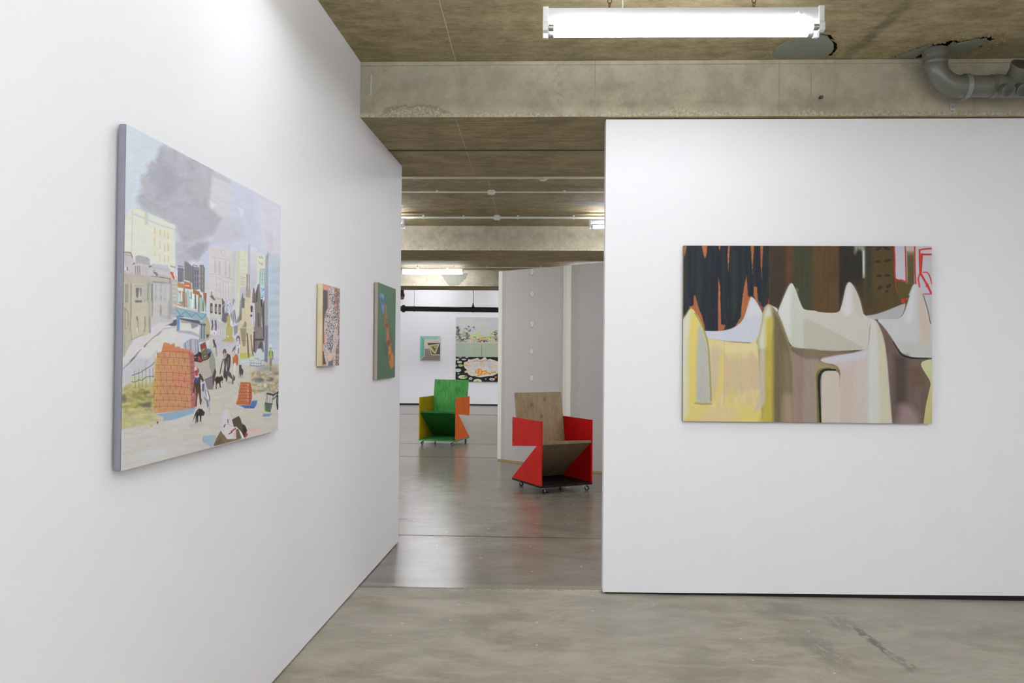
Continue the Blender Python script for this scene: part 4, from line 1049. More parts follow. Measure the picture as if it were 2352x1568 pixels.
# ---- small picture on a thick panel: a speckled standing person
def art_person():
    A = Art(190, 250, [(741.4,652),(781,661.6),(779,838.7),(739.6,841)], (226, 152, 132))
    c = A.crop(715, 635, 6.965); rng = np.random.RandomState(5)
    sp = (222, 164, 146)
    c.rect(180, 100, 460, 1450, sp, tex=14, sx=.6, sy=.3)
    c.poly([(188,230),(200,215),(260,225),(262,500),(235,560),(205,640),(190,900)], (98, 90, 96), soft=1.2, tex=34, sx=.8, sy=.2)
    c.poly([(188,470),(225,540),(205,700),(205,1080),(188,1100)], (104, 100, 104), soft=1, tex=40)
    c.poly([(186,1200),(240,1190),(245,1400),(186,1410)], (84, 78, 80), soft=1, tex=40)
    def speck(poly, n, cols, r0, r1):
        P = A.T(poly); x0, y0 = P.min(0); x1, y1 = P.max(0)
        pp = [tuple(q) for q in P]
        for i in range(int(n*1.9)):
            x, y = rng.uniform(x0, x1), rng.uniform(y0, y1); ins = False
            for k in range(len(pp)):
                p, q = pp[k-1], pp[k]
                if (p[1] > y) != (q[1] > y) and x < (q[0]-p[0])*(y-p[1])/(q[1]-p[1]) + p[0]: ins = not ins
            if not ins: continue
            cx, cy = (x - A.tf[0])*A.tf[2], (y - A.tf[1])*A.tf[2]; L_ = rng.uniform(6, 20); an = rng.uniform(-.9, .9) + PI/2
            A.line([(cx - math.cos(an)*L_/2, cy - math.sin(an)*L_/2), (cx, cy + rng.uniform(-3, 3)), (cx + math.cos(an)*L_/2, cy + math.sin(an)*L_/2)], rng.uniform(r0, r1), cols[rng.randint(len(cols))], soft=.35, a=.9)
    bk = [(106,106,94),(124,116,100),(222,164,146),(150,134,118),(112,106,98)]
    speck([(365,150),(455,190),(450,1420),(380,1420),(395,900),(365,500)], 420, bk, 6, 16)
    body = [(300,170),(330,158),(365,180),(372,260),(366,420),(372,500),(410,560),(425,700),(415,820),(440,980),(420,1060),(395,1150),(385,1420),(240,1420),(205,1250),(195,1100),(225,1040),(232,820),(205,900),(200,1020),(205,800),(222,620),(270,530),(290,500),(285,420),(282,260)]
    c.poly(body, (216, 200, 196), soft=.8, tex=26, sx=.7, sy=.4)
    c.poly([(240,780),(250,950),(240,1060),(205,1120),(200,1090),(228,1020)], (240, 196, 160), soft=1)
    gx = [(30,30,36),(52,52,60),(92,92,104),(168,164,176),(205,202,214),(236,232,234),(226,200,180),(196,194,204),(226,224,230)]
    speck([(285,170),(365,170),(370,290),(285,290)], 90, gx[2:], 4, 8)
    speck([(285,290),(366,290),(366,520),(300,520)], 80, gx, 4, 9)
    speck([(222,620),(290,510),(372,500),(412,560),(425,700),(415,830),(360,830),(350,950),(250,950),(232,820)], 420, gx, 4, 10)
    speck([(250,950),(352,950),(350,1100),(318,1240),(280,1180),(250,1100)], 190, gx[:6], 4, 10)
    speck([(195,1080),(240,1060),(275,1300),(250,1420),(205,1250)], 80, gx[1:], 4, 8)
    speck([(372,1020),(430,850),(438,980),(395,1150),(385,1420),(350,1420)], 110, gx[1:], 4, 8)
    c.poly([(276,1360),(330,1340),(352,1300),(350,1430),(270,1430)], (124, 120, 128), soft=1)
    c.poly([(275,1200),(320,1240),(335,1330),(285,1350)], (238, 204, 168), soft=1.2)
    c.line([(288,280),(325,288),(366,278)], 6, (36, 34, 40)); c.dot(304, 345, 7, 18, (64,60,64), a=.8); c.dot(345, 330, 9, 15, (84,76,70), a=.8)
    c.dot(322, 478, 9, 12, (200, 120, 140)); c.dot(330, 385, 12, 18, (120, 112, 136), a=.8)
    c.poly([(310,430),(350,430),(345,520),(332,560),(318,520)], (232, 208, 190), soft=1, a=.6)
    return A

# ---- large canvas on the left wall: a street of houses, a brick pile and small figures
def art_street():
    A = Art(470, 620, [(290,285),(643,470),(643,988),(278,1083)], (216, 220, 232))
    rng = np.random.RandomState(11)
    c = A.crop(0, 0, 1)
    # sky
    c.poly([(280,270),(420,340),(360,520),(280,560)], (212, 224, 234), soft=12, tex=6, sx=.05, sy=.03)
    c.poly([(360,300),(650,480),(650,600),(480,600),(390,560)], (212, 216, 232), soft=12, tex=8, sx=.04, sy=.03)
    smoke = (188, 189, 198)
    c = A.crop(230, 260, 5.2267)
    c.poly([(715,400),(790,380),(1350,650),(1330,870),(1320,1110),(1470,1250),(1450,1400),(1180,1500),(1000,1600),(900,1330),(560,1180),(430,1040),(480,900),(500,740),(570,690),(560,620),(600,570),(660,580),(690,480)], smoke, soft=6, rag=5, rs=.12, tex=20, sx=.06, sy=.06)
    c.poly([(700,560),(860,640),(960,800),(900,980),(700,960),(620,760)], (172, 174, 187), soft=10, rag=6, rs=.1, a=.7)
    c.poly([(1080,800),(1250,770),(1290,1000),(1120,980)], (190, 190, 194), soft=8, a=.8, rag=5, rs=.12)
    c.poly([(950,1100),(1400,1150),(1440,1400),(1200,1500),(960,1400)], (190, 190, 200), soft=8, a=.8, rag=5)
    c.poly([(1350,700),(1540,790),(1590,1000),(1560,1250),(1440,1230),(1310,1110),(1340,860)], (216, 216, 222), soft=4, rag=3, a=.9)
    c.poly([(1290,690),(1340,680),(1560,800),(1570,850),(1440,790),(1330,740)], (196, 194, 198), soft=3, a=.7)
    c.poly([(1310,1030),(1400,1080),(1330,1130)], (226, 228, 234), soft=2)
    c.poly([(1440,1260),(1640,1230),(1720,1300),(1740,1500),(1300,1560)], (206, 208, 220), soft=5, rag=4)
    c.poly([(1650,1270),(1720,1290),(1740,1400),(1650,1360)], (196, 200, 212), soft=4, a=.8)
    c.poly([(1580,880),(1850,940),(1960,1500),(1750,1500),(1600,1200)], (210, 214, 232), soft=12, a=.8)
    c.poly([(1850,950),(2180,1100),(2180,1580),(1930,1580)], (222, 221, 232), soft=8, a=.8)
    c.poly([(1640,1110),(1720,1150),(1690,1240)], (228, 230, 242), soft=2, a=.8)
    # dark smoke low between towers
    c = A.crop(390, 560, 6.533)
    c.poly([(85,-60),(590,-60),(580,60),(520,120),(430,220),(300,240),(240,330),(90,320)], (194, 195, 210), soft=4, tex=16, sx=.08, sy=.08)
    c.poly([(250,60),(440,-40),(560,-20),(470,150),(400,230),(300,170)], (176, 177, 192), soft=5, rag=4, a=.85)
    c.poly([(470,170),(585,60),(585,580),(530,580),(520,330)], (206, 214, 234), soft=2)
    # tall cream block
    c = A.crop(270, 470, 6.273)
    c.poly([(200,10),(250,20),(450,105),(620,170),(720,230),(825,265),(830,900),(760,950),(100,700),(105,180)], (228, 230, 218), soft=.8, tex=4)
    c.poly([(100,190),(210,215),(200,660),(98,650)], (230, 232, 222))
    for P, w_ in (([(212,60),(212,300),(200,650)], 12), ([(210,25),(330,45),(450,105),(620,170),(720,228),(822,268)], 8), ([(230,118),(380,172),(600,270),(820,335)], 16), ([(812,340),(806,480)], 6)):
        c.line(P, w_, (196, 208, 210), soft=.8, a=.9)
    c.poly([(385,80),(440,110),(440,285),(400,270),(385,200)], (206, 214, 212)); c.line([(400,85),(402,255)], 20, (226, 214, 170))
    for x, y, h_, al in ((534,355,80,.9),(612,378,80,1),(675,398,80,.8),(726,425,80,1),(530,515,110,.7),(608,555,90,.75),(675,600,90,.85),(728,595,100,1),(540,690,70,.6),(608,730,90,.6),(676,760,90,.65),(730,765,90,.6)):
        c.line([(x, y - h_/2), (x + 3, y + h_/2)], 20, (230, 208, 148), a=al, soft=.6)
    # grey terrace of houses at left
    c.poly([(90,650),(200,650),(225,750),(250,820),(255,720),(300,700),(430,735),(480,860),(490,830),(720,850),(770,940),(790,1000),(800,1600),(80,1600)], (208, 204, 206), soft=.8, tex=8, sx=.3, sy=.06)
    c.poly([(258,720),(290,702),(430,732),(462,760),(470,850),(380,830),(270,820)], (184, 183, 188), soft=1, tex=10)
    c.line([(105,660),(190,665),(218,740)], 12, (130, 128, 128)); c.line([(110,690),(205,720)], 8, (160, 158, 160)); c.line([(225,830),(248,815)], 12, (84, 80, 80)); c.line([(455,868),(485,860)], 16, (120, 104, 94))
    c.dot(112, 895, 10, 22, (240, 240, 236)); c.line([(140,870),(146,920)], 12, (130, 108, 96))
    c.poly([(500,825),(715,850),(765,930),(770,1010),(500,900)], (206, 205, 212), soft=1); c.line([(505,880),(720,920)], 22, (188, 188, 198), a=.7, soft=2)
    for x in (258, 290, 318): c.line([(x, 860), (x + 6, 1005)], 13, (142, 134, 132), soft=.8, a=.85)
    for x in (370, 410): c.line([(x, 850), (x, 1000)], 20, (196, 192, 196), soft=1.5, a=.8)
    c.poly([(80,960),(250,960),(490,1010),(500,1110),(430,1130),(200,1110),(85,1090)], (198, 188, 176), soft=3, a=.9, tex=12)
    c.line([(110,980),(170,1090),(220,1120)], 26, (196, 168, 146), a=.6, soft=3); c.line([(88,1040),(90,1075)], 16, (222, 150, 110))
    c.poly([(85,1100),(200,1110),(500,1110),(510,1620),(75,1620)], (202, 198, 180), soft=2, tex=16, sx=.3, sy=.05)
    for x, w_, q in ((145,26,(164,160,150)),(198,14,(150,138,124)),(225,20,(206,206,198)),(395,30,(190,188,178)),(450,40,(178,186,172)),(500,20,(132,124,122)),(436,8,(140,146,130)),(120,14,(150,138,122))):
        c.line([(x, 1120), (x - 2, 1600)], w_, q, soft=1.5, a=.85)
    c.dot(450, 1115, 28, 34, (172, 176, 166), soft=2, a=.8)
    c.line([(250,1140),(380,1145)], 10, (176, 170, 158))
    c.poly([(262,1170),(312,1170),(300,1300),(285,1320),(268,1290)], (132, 130, 134), soft=1); c.poly([(322,1170),(350,1175),(348,1280),(332,1300)], (146, 142, 146), soft=1)
    c.rect(256, 1350, 352, 1425, (128, 124, 120), soft=1, tex=20)
    c.line([(490,1005),(640,1020),(770,1045)], 10, (120, 98, 86)); c.line([(600,990),(760,1025)], 14, (214, 170, 146), a=.7, soft=1)
    c.poly([(500,1010),(780,1050),(770,1110),(510,1090)], (198, 192, 186), soft=1.5); c.line([(510,1085),(650,1100),(750,1112)], 22, (160, 158, 160), soft=1.5); c.line([(755,1040),(752,1120)], 10, (120, 118, 120))
    c.poly([(520,1110),(800,1110),(800,1700),(520,1700)], (204, 203, 203), soft=1.5, tex=10, sx=.3, sy=.05)
    for x, y0, y1, q in ((550,1110,1230,(178,180,184)),(625,1110,1240,(178,182,184)),(685,1110,1280,(192,194,196)),(625,1270,1360,(172,174,180)),(680,1300,1370,(184,186,190)),(552,1260,1350,(184,186,190)),(620,1420,1590,(176,178,184))):
        c.line([(x, y0), (x + 2, (y0+y1)/2), (x, y1)], 26, q, soft=1.3, taper=.5, a=.85)
    c.line([(525,930),(570,985)], 36, (140, 132, 128), dry=.7, soft=.6); c.line([(515,930),(560,940)], 8, (238, 238, 236))
    c.line([(768,860),(830,880)], 20, (180, 170, 160), dry=.4)
    c.poly([(765,940),(800,950),(860,1040),(835,1040),(800,1050)], (216, 122, 70), soft=.8, tex=14); c.line([(800,1010),(850,1030)], 8, (238, 226, 208))
    c.poly([(780,1050),(840,1040),(870,1100),(860,1600),(790,1600)], (190, 188, 184), soft=1.2, tex=14)
    for y in (1090, 1130, 1200, 1270, 1340): c.line([(815, y), (850, y + 8)], 20, (214, 212, 204), soft=1, a=.8)
    c.line([(770,1110),(764,1400),(758,1600)], 26, (166, 164, 166), soft=2, a=.8)
    # lower part of the terrace
    c = A.crop(270, 690, 7.467)
    c.poly([(85,0),(235,0),(250,600),(240,720),(110,960),(85,960)], (198, 193, 176), soft=1.5, tex=18, sx=.3, sy=.06)
    for P, w_, q in (([(130,100),(130,450)], 14, (136,128,118)), ([(130,100),(180,160),(185,400)], 10, (140,132,122)), ([(235,0),(220,450),(262,640)], 16, (156,142,122)), ([(95,80),(98,260)], 20, (222,186,158)), ([(240,540),(245,700)], 22, (176,172,150)), ([(110,470),(120,900)], 40, (186,182,168)), ([(140,470),(180,420)], 8, (160,150,136))):
        c.line(P, w_, q, soft=1, a=.8)
    c.poly([(250,0),(600,0),(600,240),(560,560),(380,600),(275,640),(240,520)], (206, 202, 180), soft=2, tex=12, sx=.3, sy=.06)
    for P, w_, q in (([(335,240),(350,320),(355,500)], 22, (170,158,138)), ([(330,260),(345,300)], 18, (128,124,116)), ([(342,440),(340,505)], 18, (240,238,234)), ([(470,250),(480,400),(460,500)], 22, (166,150,128)), ([(445,260),(450,460)], 14, (216,208,160)), ([(548,260),(560,520)], 34, (160,162,154)), ([(545,0),(548,230)], 40, (176,184,170)), ([(602,0),(600,240)], 18, (146,134,132)), ([(420,560),(270,640)], 16, (172,166,150))):
        c.line(P, w_, q, soft=1.2, a=.85)
    c.poly([(615,0),(900,0),(900,300),(780,270),(600,340)], (206, 204, 202), soft=2, tex=8)
    c.line([(740,40),(745,140),(742,240)], 46, (170,172,176), soft=1.2, taper=.6); c.line([(890,0),(885,280)], 40, (176,176,178), soft=2, a=.8); c.line([(780,240),(870,260)], 60, (186,186,188), soft=3, a=.6)
    c.poly([(590,260),(780,270),(850,330),(720,360),(600,420)], (204, 203, 208), soft=3)
    # street
    c.poly([(110,960),(260,660),(380,600),(600,560),(620,430),(720,350),(870,340),(1020,420),(1120,420),(1120,900),(760,860),(660,900),(640,1300),(560,1420),(80,1500),(80,1020)], (220, 219, 220), soft=2.5, tex=8, sx=.1, sy=.1)
    c.poly([(80,1020),(110,960),(260,700),(560,540),(720,370),(800,400),(640,560),(430,800),(80,1160)], (222, 217, 222), soft=2, a=.9)
    c.poly([(80,1170),(330,930),(560,960),(640,1100),(640,1330),(80,1440)], (202, 203, 212), soft=8, a=.85)
    c.poly([(430,1180),(500,990),(530,1000),(480,1100)], (182, 188, 186), soft=3, a=.7); c.poly([(580,960),(680,830),(690,850),(620,940)], (190, 194, 192), soft=3, a=.7)
    c.poly([(460,740),(800,470),(1010,450),(1110,560),(900,640),(760,700),(520,960),(330,930)], (224, 223, 216), soft=5, a=.7)
    c.line([(90,1150),(200,1050),(300,940),(350,870),(410,810)], 22, (140, 140, 142), soft=1, taper=.6); c.line([(230,1010),(290,950)], 18, (104,104,110), soft=1)
    c.line([(460,765),(505,715)], 20, (130,130,130)); c.line([(505,715),(600,620),(680,560)], 14, (160,158,156), soft=1)
    c.poly([(640,590),(740,500),(800,450),(1000,430),(780,460),(740,530),(700,570)], (150, 154, 152), soft=1.2)
    c.poly([(830,405),(950,350),(960,310),(1010,290),(1030,370),(1000,410),(930,410),(880,390)], (112, 112, 114), soft=1, tex=14)
    # distant dark towers
    c = A.crop(390, 560, 6.533)
    c.poly([(118,295),(205,320),(210,545),(120,560)], (140,142,156), tex=14); 
    for x in (130, 155, 180, 200): c.line([(x, 370), (x, 530)], 9, (100,102,120), a=.8)
    c.line([(120,300),(205,312)], 7, (110,108,112)); c.line([(125,318),(150,330),(175,322),(205,335)], 8, (226,226,230)); c.line([(115,350),(208,365)], 12, (120,122,134))
    c.poly([(218,235),(250,240),(290,270),(330,310),(340,560),(215,560)], (140,138,142), soft=.8, tex=18)
    c.poly([(325,310),(440,325),(445,650),(340,690)], (146,148,162), soft=.8, tex=12); c.line([(345,300),(355,690)], 14, (118,114,112)); c.line([(355,290),(412,305)], 8, (80,80,84))
    for y in (405, 500, 590):
        for x in (385, 418): c.line([(x, y - 25), (x, y + 25)], 13, (104,106,122))
    c.poly([(445,290),(500,290),(525,340),(525,700),(445,700)], (142,138,136), soft=.8, tex=18)
    for y in (340, 395, 460, 540, 620): c.line([(458, y - 18), (458, y + 18)], 12, (190,188,186)); c.line([(488, y - 22), (488, y + 22)], 9, (196,192,190), a=.8); c.line([(470, y - 20), (470, y + 25)], 9, (92,88,90))
    c.poly([(530,570),(590,560),(590,700),(540,700)], (214,214,214), soft=1)
    # orange and turquoise house row over the bridge
    c.poly([(108,540),(210,570),(215,540),(320,560),(330,650),(440,690),(480,740),(500,700),(555,715),(550,1000),(440,1010),(330,970),(110,930)], (222,226,220), soft=.7)
    for P, q in (([(108,545),(212,575),(212,640),(108,620)], (196,146,108)), ([(215,540),(320,565),(328,660),(215,640)], (196,128,86)), ([(350,660),(440,690),(485,760),(470,800),(430,740),(350,720)], (190,120,72)), ([(500,700),(555,712),(548,940),(510,790)], (176,112,96)), ([(130,680),(205,690),(200,900),(140,860),(160,840),(150,720)], (196,140,100)),
                 ([(205,640),(225,640),(235,920),(205,925)], (150,138,128)), ([(232,690),(262,740),(270,930),(240,930)], (206,150,120)), ([(430,700),(450,700),(450,1010),(425,1005)], (150,138,124))):
        c.poly(P, q, soft=.6, tex=20)
    for P, w_, q in (([(190,660),(110,650)], 18, (240,240,238)), ([(120,670),(118,850)], 24, (170,206,206)), ([(165,720),(168,840)], 22, (190,214,218)), ([(180,700),(182,830)], 18, (242,242,242)), ([(145,850),(205,862)], 22, (120,180,190)), ([(270,690),(285,920)], 44, (166,208,200)), ([(300,780),(400,830)], 18, (110,196,196)), ([(375,830),(372,940)], 26, (130,206,200)), ([(350,740),(350,920)], 30, (240,242,240)),
                     ([(385,740),(395,945)], 18, (110,98,104)), ([(405,750),(408,930)], 12, (236,238,234)), ([(470,800),(475,980)], 34, (150,206,200)), ([(500,830),(505,980)], 20, (184,112,66)), ([(500,790),(545,990)], 22, (130,200,208)), ([(215,520),(300,545)], 14, (244,244,242)), ([(235,600),(290,605)], 14, (240,236,226)), ([(450,660),(470,730)], 14, (244,244,242)), ([(110,880),(190,905)], 26, (206,160,110)), ([(320,700),(322,780)], 10, (110,90,100))):
        c.line(P, w_, q, soft=.5, a=.9)
    c.poly([(0,400),(30,390),(100,480),(60,500)], (212,112,60), soft=.7); c.line([(60,420),(90,500)], 14, (244,242,238))
    c.poly([(10,510),(120,510),(112,930),(20,960)], (196,194,188), soft=1.2, tex=20)
    for y in (560, 615, 680, 745, 800): c.line([(50, y), (95, y + 8)], 26, (214,212,204), soft=1, a=.8)
    c.line([(50,890),(95,895)], 30, (226,206,170), a=.8, soft=1); c.line([(20,530),(24,1020)], 30, (176,176,178), soft=2, a=.8)
    # blue lattice bridge
    c.poly([(108,925),(240,955),(420,1000),(555,1020),(555,1145),(430,1120),(220,1070),(110,1040)], (158,190,202), soft=.8, tex=12)
    c.poly([(250,930),(430,980),(428,1010),(250,970)], (206,206,206), soft=1)
    c.line([(110,965),(160,1045),(245,985),(330,1075),(400,1010),(480,1100),(550,1040)], 12, (112,156,172), soft=.5); c.line([(108,935),(240,965),(430,1015),(555,1030)], 12, (140,176,190)); c.line([(115,1060),(200,1065)], 26, (104,144,188))
    c.poly([(105,1050),(155,1080),(150,1280),(108,1290)], (124,160,196), soft=1, tex=14); c.line([(92,930),(95,1020)], 20, (150,180,206), a=.8)
    c.poly([(155,1085),(440,1125),(465,1150),(455,1190),(380,1170),(160,1110)], (104,104,114), soft=1, tex=14)
    c.poly([(160,1115),(330,1150),(330,1175),(180,1165)], (176,178,176), soft=1); c.poly([(170,1160),(330,1175),(440,1220),(440,1340),(250,1300),(160,1270)], (224,225,220), soft=1); c.poly([(310,1150),(440,1170),(430,1210),(340,1250)], (158,158,168), soft=1.3, tex=10)
    c.line([(140,1290),(250,1300),(330,1310),(440,1360)], 48, (186,187,192), soft=1.4, taper=.4)
    c.poly([(465,1140),(548,1140),(548,1440),(440,1450),(462,1200)], (172,180,180), soft=1, tex=10)
    for x in (482, 520): c.line([(x, 1180), (x, 1390)], 15, (116,122,134), dry=.5)
    c.line([(470,1185),(535,1190)], 26, (110,112,120))
    c.poly([(548,1050),(580,1090),(612,1200),(610,1330),(550,1340)], (196,186,130), soft=.8); c.poly([(550,1335),(650,1345),(600,1400),(560,1440)], (196,182,120)); c.poly([(552,1335),(612,1338),(560,1395)], (100,92,86))
    # pale civic facade
    c.poly([(585,10),(690,30),(760,15),(840,60),(945,110),(940,820),(590,760)], (222,217,217), soft=.8, tex=4)
    c.line([(940,110),(935,600),(930,860)], 26, (218,214,190), a=.8, soft=1); c.poly([(950,90),(985,90),(985,900),(950,900)], (206,206,212), soft=2, a=.7)
    for x, y0, y1 in ((680,230,400),(745,240,420),(835,260,440),(895,280,470)): c.line([(x, y0), (x + 2, y1)], 30, (202,198,206), soft=1, a=.85)
    for P in ([(600,425),(760,440),(930,510)], [(600,460),(700,470),(860,560)], [(640,180),(780,200),(920,250)], [(700,480),(705,740)], [(760,560),(765,780)], [(880,540),(885,800)], [(800,560),(805,780)], [(735,570),(735,700)], [(835,610),(835,790)], [(930,500),(760,470)]):
        c.line(P, 7, (188,182,192), soft=.5, a=.75)
    A_ = np.linspace(0, 2*np.pi, 12); c.line([(795 + 30*np.cos(t), 110 + 42*np.sin(t)) for t in A_], 7, (200,196,200), soft=.5)
    # small white house with three dark windows
    c.poly([(590,810),(620,720),(680,760),(790,800),(800,1110),(740,1110),(600,1070)], (214,212,204), soft=.8)
    c.poly([(600,760),(640,740),(690,820),(660,820)], (120,118,128)); c.line([(625,700),(628,760)], 16, (150,146,156)); c.line([(690,790),(790,810)], 34, (198,196,192), a=.8, soft=1.2)
    c.poly([(785,790),(825,850),(820,1110),(795,1120)], (104,102,108), soft=1, tex=14)
    for x, y0, y1 in ((627,880,1000),(695,890,1010),(752,895,1020)):
        c.line([(x, y0), (x, y1)], 32, (96,84,84)); c.line([(x + 4, y0 + 40), (x + 2, y1 - 20)], 16, (200,170,162)); c.line([(x - 12, y1), (x + 14, y1 + 5)], 8, (70,64,66))
    c.poly([(800,1010),(880,1010),(900,1100),(840,1170),(780,1130)], (126,124,132), soft=1.5, tex=18)
    c.poly([(600,1080),(720,1090),(720,1340),(640,1340),(620,1200)], (202,198,206), soft=1)
    for P in ([(640,1130),(648,1200),(636,1260)], [(690,1130),(700,1220),(690,1290)], [(700,1180),(690,1200)]): c.line(P, 20, (104,100,116), dry=.4)
    c.dot(672, 1310, 40, 40, (232,230,238), soft=1); c.line([(672,1300),(674,1330)], 8, (130,124,146))
    c.poly([(720,1130),(850,1180),(850,1350),(720,1340)], (204,205,204), soft=1.5)
    for x in range(730, 850, 26): c.line([(x, 1260), (x, 1345)], 11, (232,232,230)); c.line([(x + 12, 1260), (x + 12, 1345)], 7, (176,176,186))
    # scribbled tree
    for i in range(46):
        x, y = rng.uniform(810, 980), rng.uniform(790, 1010); c.line([(x, y), (x + rng.uniform(-30, 30), y + rng.uniform(20, 60))], rng.uniform(6, 14), [(168,162,178),(206,202,212),(142,138,154),(226,224,232)][rng.randint(4)], a=.8)
    for i in range(24):
        x = rng.uniform(880, 985); c.line([(x, rng.uniform(960, 1060)), (x + rng.uniform(-10, 20), rng.uniform(1060, 1200))], 10, [(120,118,134),(196,192,206),(158,154,172)][rng.randint(3)], a=.7)
    # mustard monument
    c.poly([(862,1060),(915,1050),(915,1200),(955,1225),(945,1370),(985,1430),(960,1455),(790,1450),(790,1415),(850,1390),(862,1220)], (198,184,112), soft=.8, tex=12); c.line([(865,1366),(895,1366)], 12, (240,236,220))
    c.poly([(910,1070),(950,1150),(960,1230),(915,1200)], (232,230,236), soft=.8)
    # right-hand towers
    c = A.crop(510, 540, 6.531)
    c.poly([(210,195),(260,190),(385,245),(385,640),(330,1000),(215,1250),(205,600)], (226,228,206), soft=.8, tex=4); c.poly([(205,200),(265,195),(262,700),(210,1000)], (216,220,196), soft=1.2)
    for y in (350, 440, 510, 560):
        for x in (290, 320, 348): c.line([(x, y - 14), (x + 2, y + 14)], 9, (206,208,196), a=.8)
    for y in (600, 625, 660, 690, 715): c.line([(280, y), (345, y + 14)], 9, (190,188,190))
    c.poly([(265,760),(360,740),(360,960),(270,1000)], (206,206,212), soft=2)
    c.poly([(385,110),(420,120),(425,790),(380,790)], (200,200,206), soft=1); c.poly([(420,150),(520,180),(520,700),(430,800)], (224,224,232), soft=.9, grad=((470,200),(470,760),(204,203,214))); 
    c.poly([(522,240),(620,260),(650,300),(640,560),(540,720),(525,700)], (226,228,208), soft=.8)
    for x, y in ((563,310),(597,315),(563,400),(597,410)): c.line([(x - 6, y - 12), (x + 8, y + 12)], 12, (170,172,184))
    c.poly([(620,-80),(760,-60),(880,-40),(880,290),(650,270)], (222,219,230), soft=1.2); c.poly([(640,-80),(760,-60),(750,230),(700,230),(660,270)], (218,210,226), soft=1.2, a=.8)
    c.poly([(565,485),(640,480),(650,740),(560,740)], (206,218,212), soft=.8)
    for P, w_ in (([(570,490),(640,486)], 10), ([(572,490),(565,720)], 10), ([(580,560),(645,555)], 8), ([(580,650),(645,640)], 10), ([(605,500),(605,730)], 8), ([(635,490),(640,900)], 8)): c.line(P, w_, (130,188,204))
    for i in range(40):
        x, y = rng.uniform(585, 645), rng.uniform(770, 940); c.line([(x, y), (x + rng.uniform(-16, 16), y + rng.uniform(-16, 16))], 9, [(90,168,206),(140,196,216),(212,228,230)][rng.randint(3)])
    c.poly([(650,310),(690,230),(705,300),(700,1600),(640,1600)], (172,171,184), soft=1, tex=8, sx=.3, sy=.05)
    c.poly([(692,235),(870,290),(870,1700),(700,1700)], (202,214,226), soft=.8, tex=6); c.poly([(700,360),(870,380),(870,700),(700,700)], (198,216,226), soft=8, a=.7)
    for row in ((460,540),(640,720),(810,880),(960,1030),(1170,1220),(1280,1350),(1440,1500)):
        for x in range(715, 870, 14): c.line([(x, row[0] + rng.uniform(-10, 10)), (x, row[1] + rng.uniform(-16, 10))], 6, [(150,194,214),(168,196,222),(176,206,220)][rng.randint(3)], a=.75)
    c.poly([(700,780),(870,780),(870,880),(700,870)], (176,206,220), soft=4, a=.35); c.poly([(700,980),(870,980),(870,1050),(700,1040)], (164,198,214), soft=4, a=.45)
    # church ruin, cream and dark
    c.poly([(365,560),(385,565),(388,780),(400,780),(402,570),(415,570),(420,780),(430,790),(425,915),(430,1240),(470,1350),(480,1568),(250,1568),(245,1290),(300,1240),(300,1080),(345,1070),(358,900),(360,780)], (222,212,180), soft=.7, tex=6)
    c.poly([(358,790),(430,790),(425,920),(358,905)], (176,168,154), soft=1.2); c.line([(376,570),(374,790)], 16, (142,136,134)); c.line([(407,575),(408,790)], 14, (150,144,140))
    c.poly([(290,930),(315,830),(320,920),(345,930),(340,1070),(300,1075)], (138,128,120), soft=.7, tex=20)
    c.poly([(300,1080),(285,1240),(250,1290),(205,1290),(260,1180),(275,960),(300,930)], (156,158,166), soft=1); c.poly([(300,1075),(300,1240),(255,1280),(280,1180)], (146,130,112), soft=1)
    c.poly([(350,1260),(375,1300),(370,1400),(350,1480),(300,1560),(275,1480),(285,1380),(330,1330)], (164,158,132), soft=1, tex=30, sx=1, sy=1)
    c.poly([(430,1040),(455,1030),(465,1060),(460,1135),(435,1130)], (70,64,66)); c.dot(443, 1185, 16, 18, (84,80,76))
    c.poly([(455,900),(465,770),(485,770),(500,880),(500,1000),(455,990)], (134,110,96), soft=.8, tex=16); c.line([(468,780),(462,960)], 10, (226,158,112), a=.8)
    c.poly([(500,860),(540,710),(565,710),(580,900),(580,940),(605,1060),(600,1380),(640,1420),(640,1568),(490,1568),(500,1200),(495,1080)], (144,140,130), soft=.9, tex=34, sx=.4, sy=.15)
    c.poly([(505,850),(545,720),(530,980),(505,985)], (92,86,90)); c.poly([(582,940),(610,940),(610,1060),(588,1060)], (70,62,64)); c.poly([(618,1000),(632,950),(640,960),(645,1520),(620,1490),(600,1080)], (104,94,98), soft=.8)
    c.line([(472,1050),(470,1200),(490,1400)], 8, (232,156,120)); c.line([(550,1150),(555,1350)], 24, (106,100,100), soft=1.5, dry=.5)
    c.line([(385,1455),(390,1568)], 22, (150,112,90)); c.line([(440,1460),(446,1568)], 22, (150,112,90)); c.poly([(180,1350),(245,1320),(240,1440),(190,1490)], (162,158,168), soft=1)
    # lower right
    A.crop(0, 0, 1).poly([(440,900),(520,870),(660,850),(660,1010),(430,1060)], (213,210,200), soft=4, tex=8, sx=.05, sy=.3)
    c = A.crop(480, 750, 10.451)
    c.poly([(40,180),(420,170),(640,280),(720,500),(760,700),(1330,770),(1700,860),(1700,1600),(0,1600),(0,500)], (212,208,196), soft=4, tex=8, sx=.1, sy=.2)
    c.poly([(40,180),(420,180),(650,330),(700,440),(560,520),(200,500),(60,330)], (206,204,218), soft=5, a=.9); c.poly([(420,430),(680,430),(560,620),(330,820),(220,700)], (214,212,212), soft=5)
    c.poly([(330,290),(420,250),(425,-30),(580,-30),(570,200),(615,270),(600,340),(320,325)], (200,186,118), soft=.8, tex=8); c.dot(465, 200, 24, 12, (240,238,226))
    c.poly([(755,-20),(920,-20),(1085,-20),(1080,440),(1090,640),(1200,660),(1000,700),(900,690),(770,760),(740,600),(760,450)], (220,210,178), soft=.8)
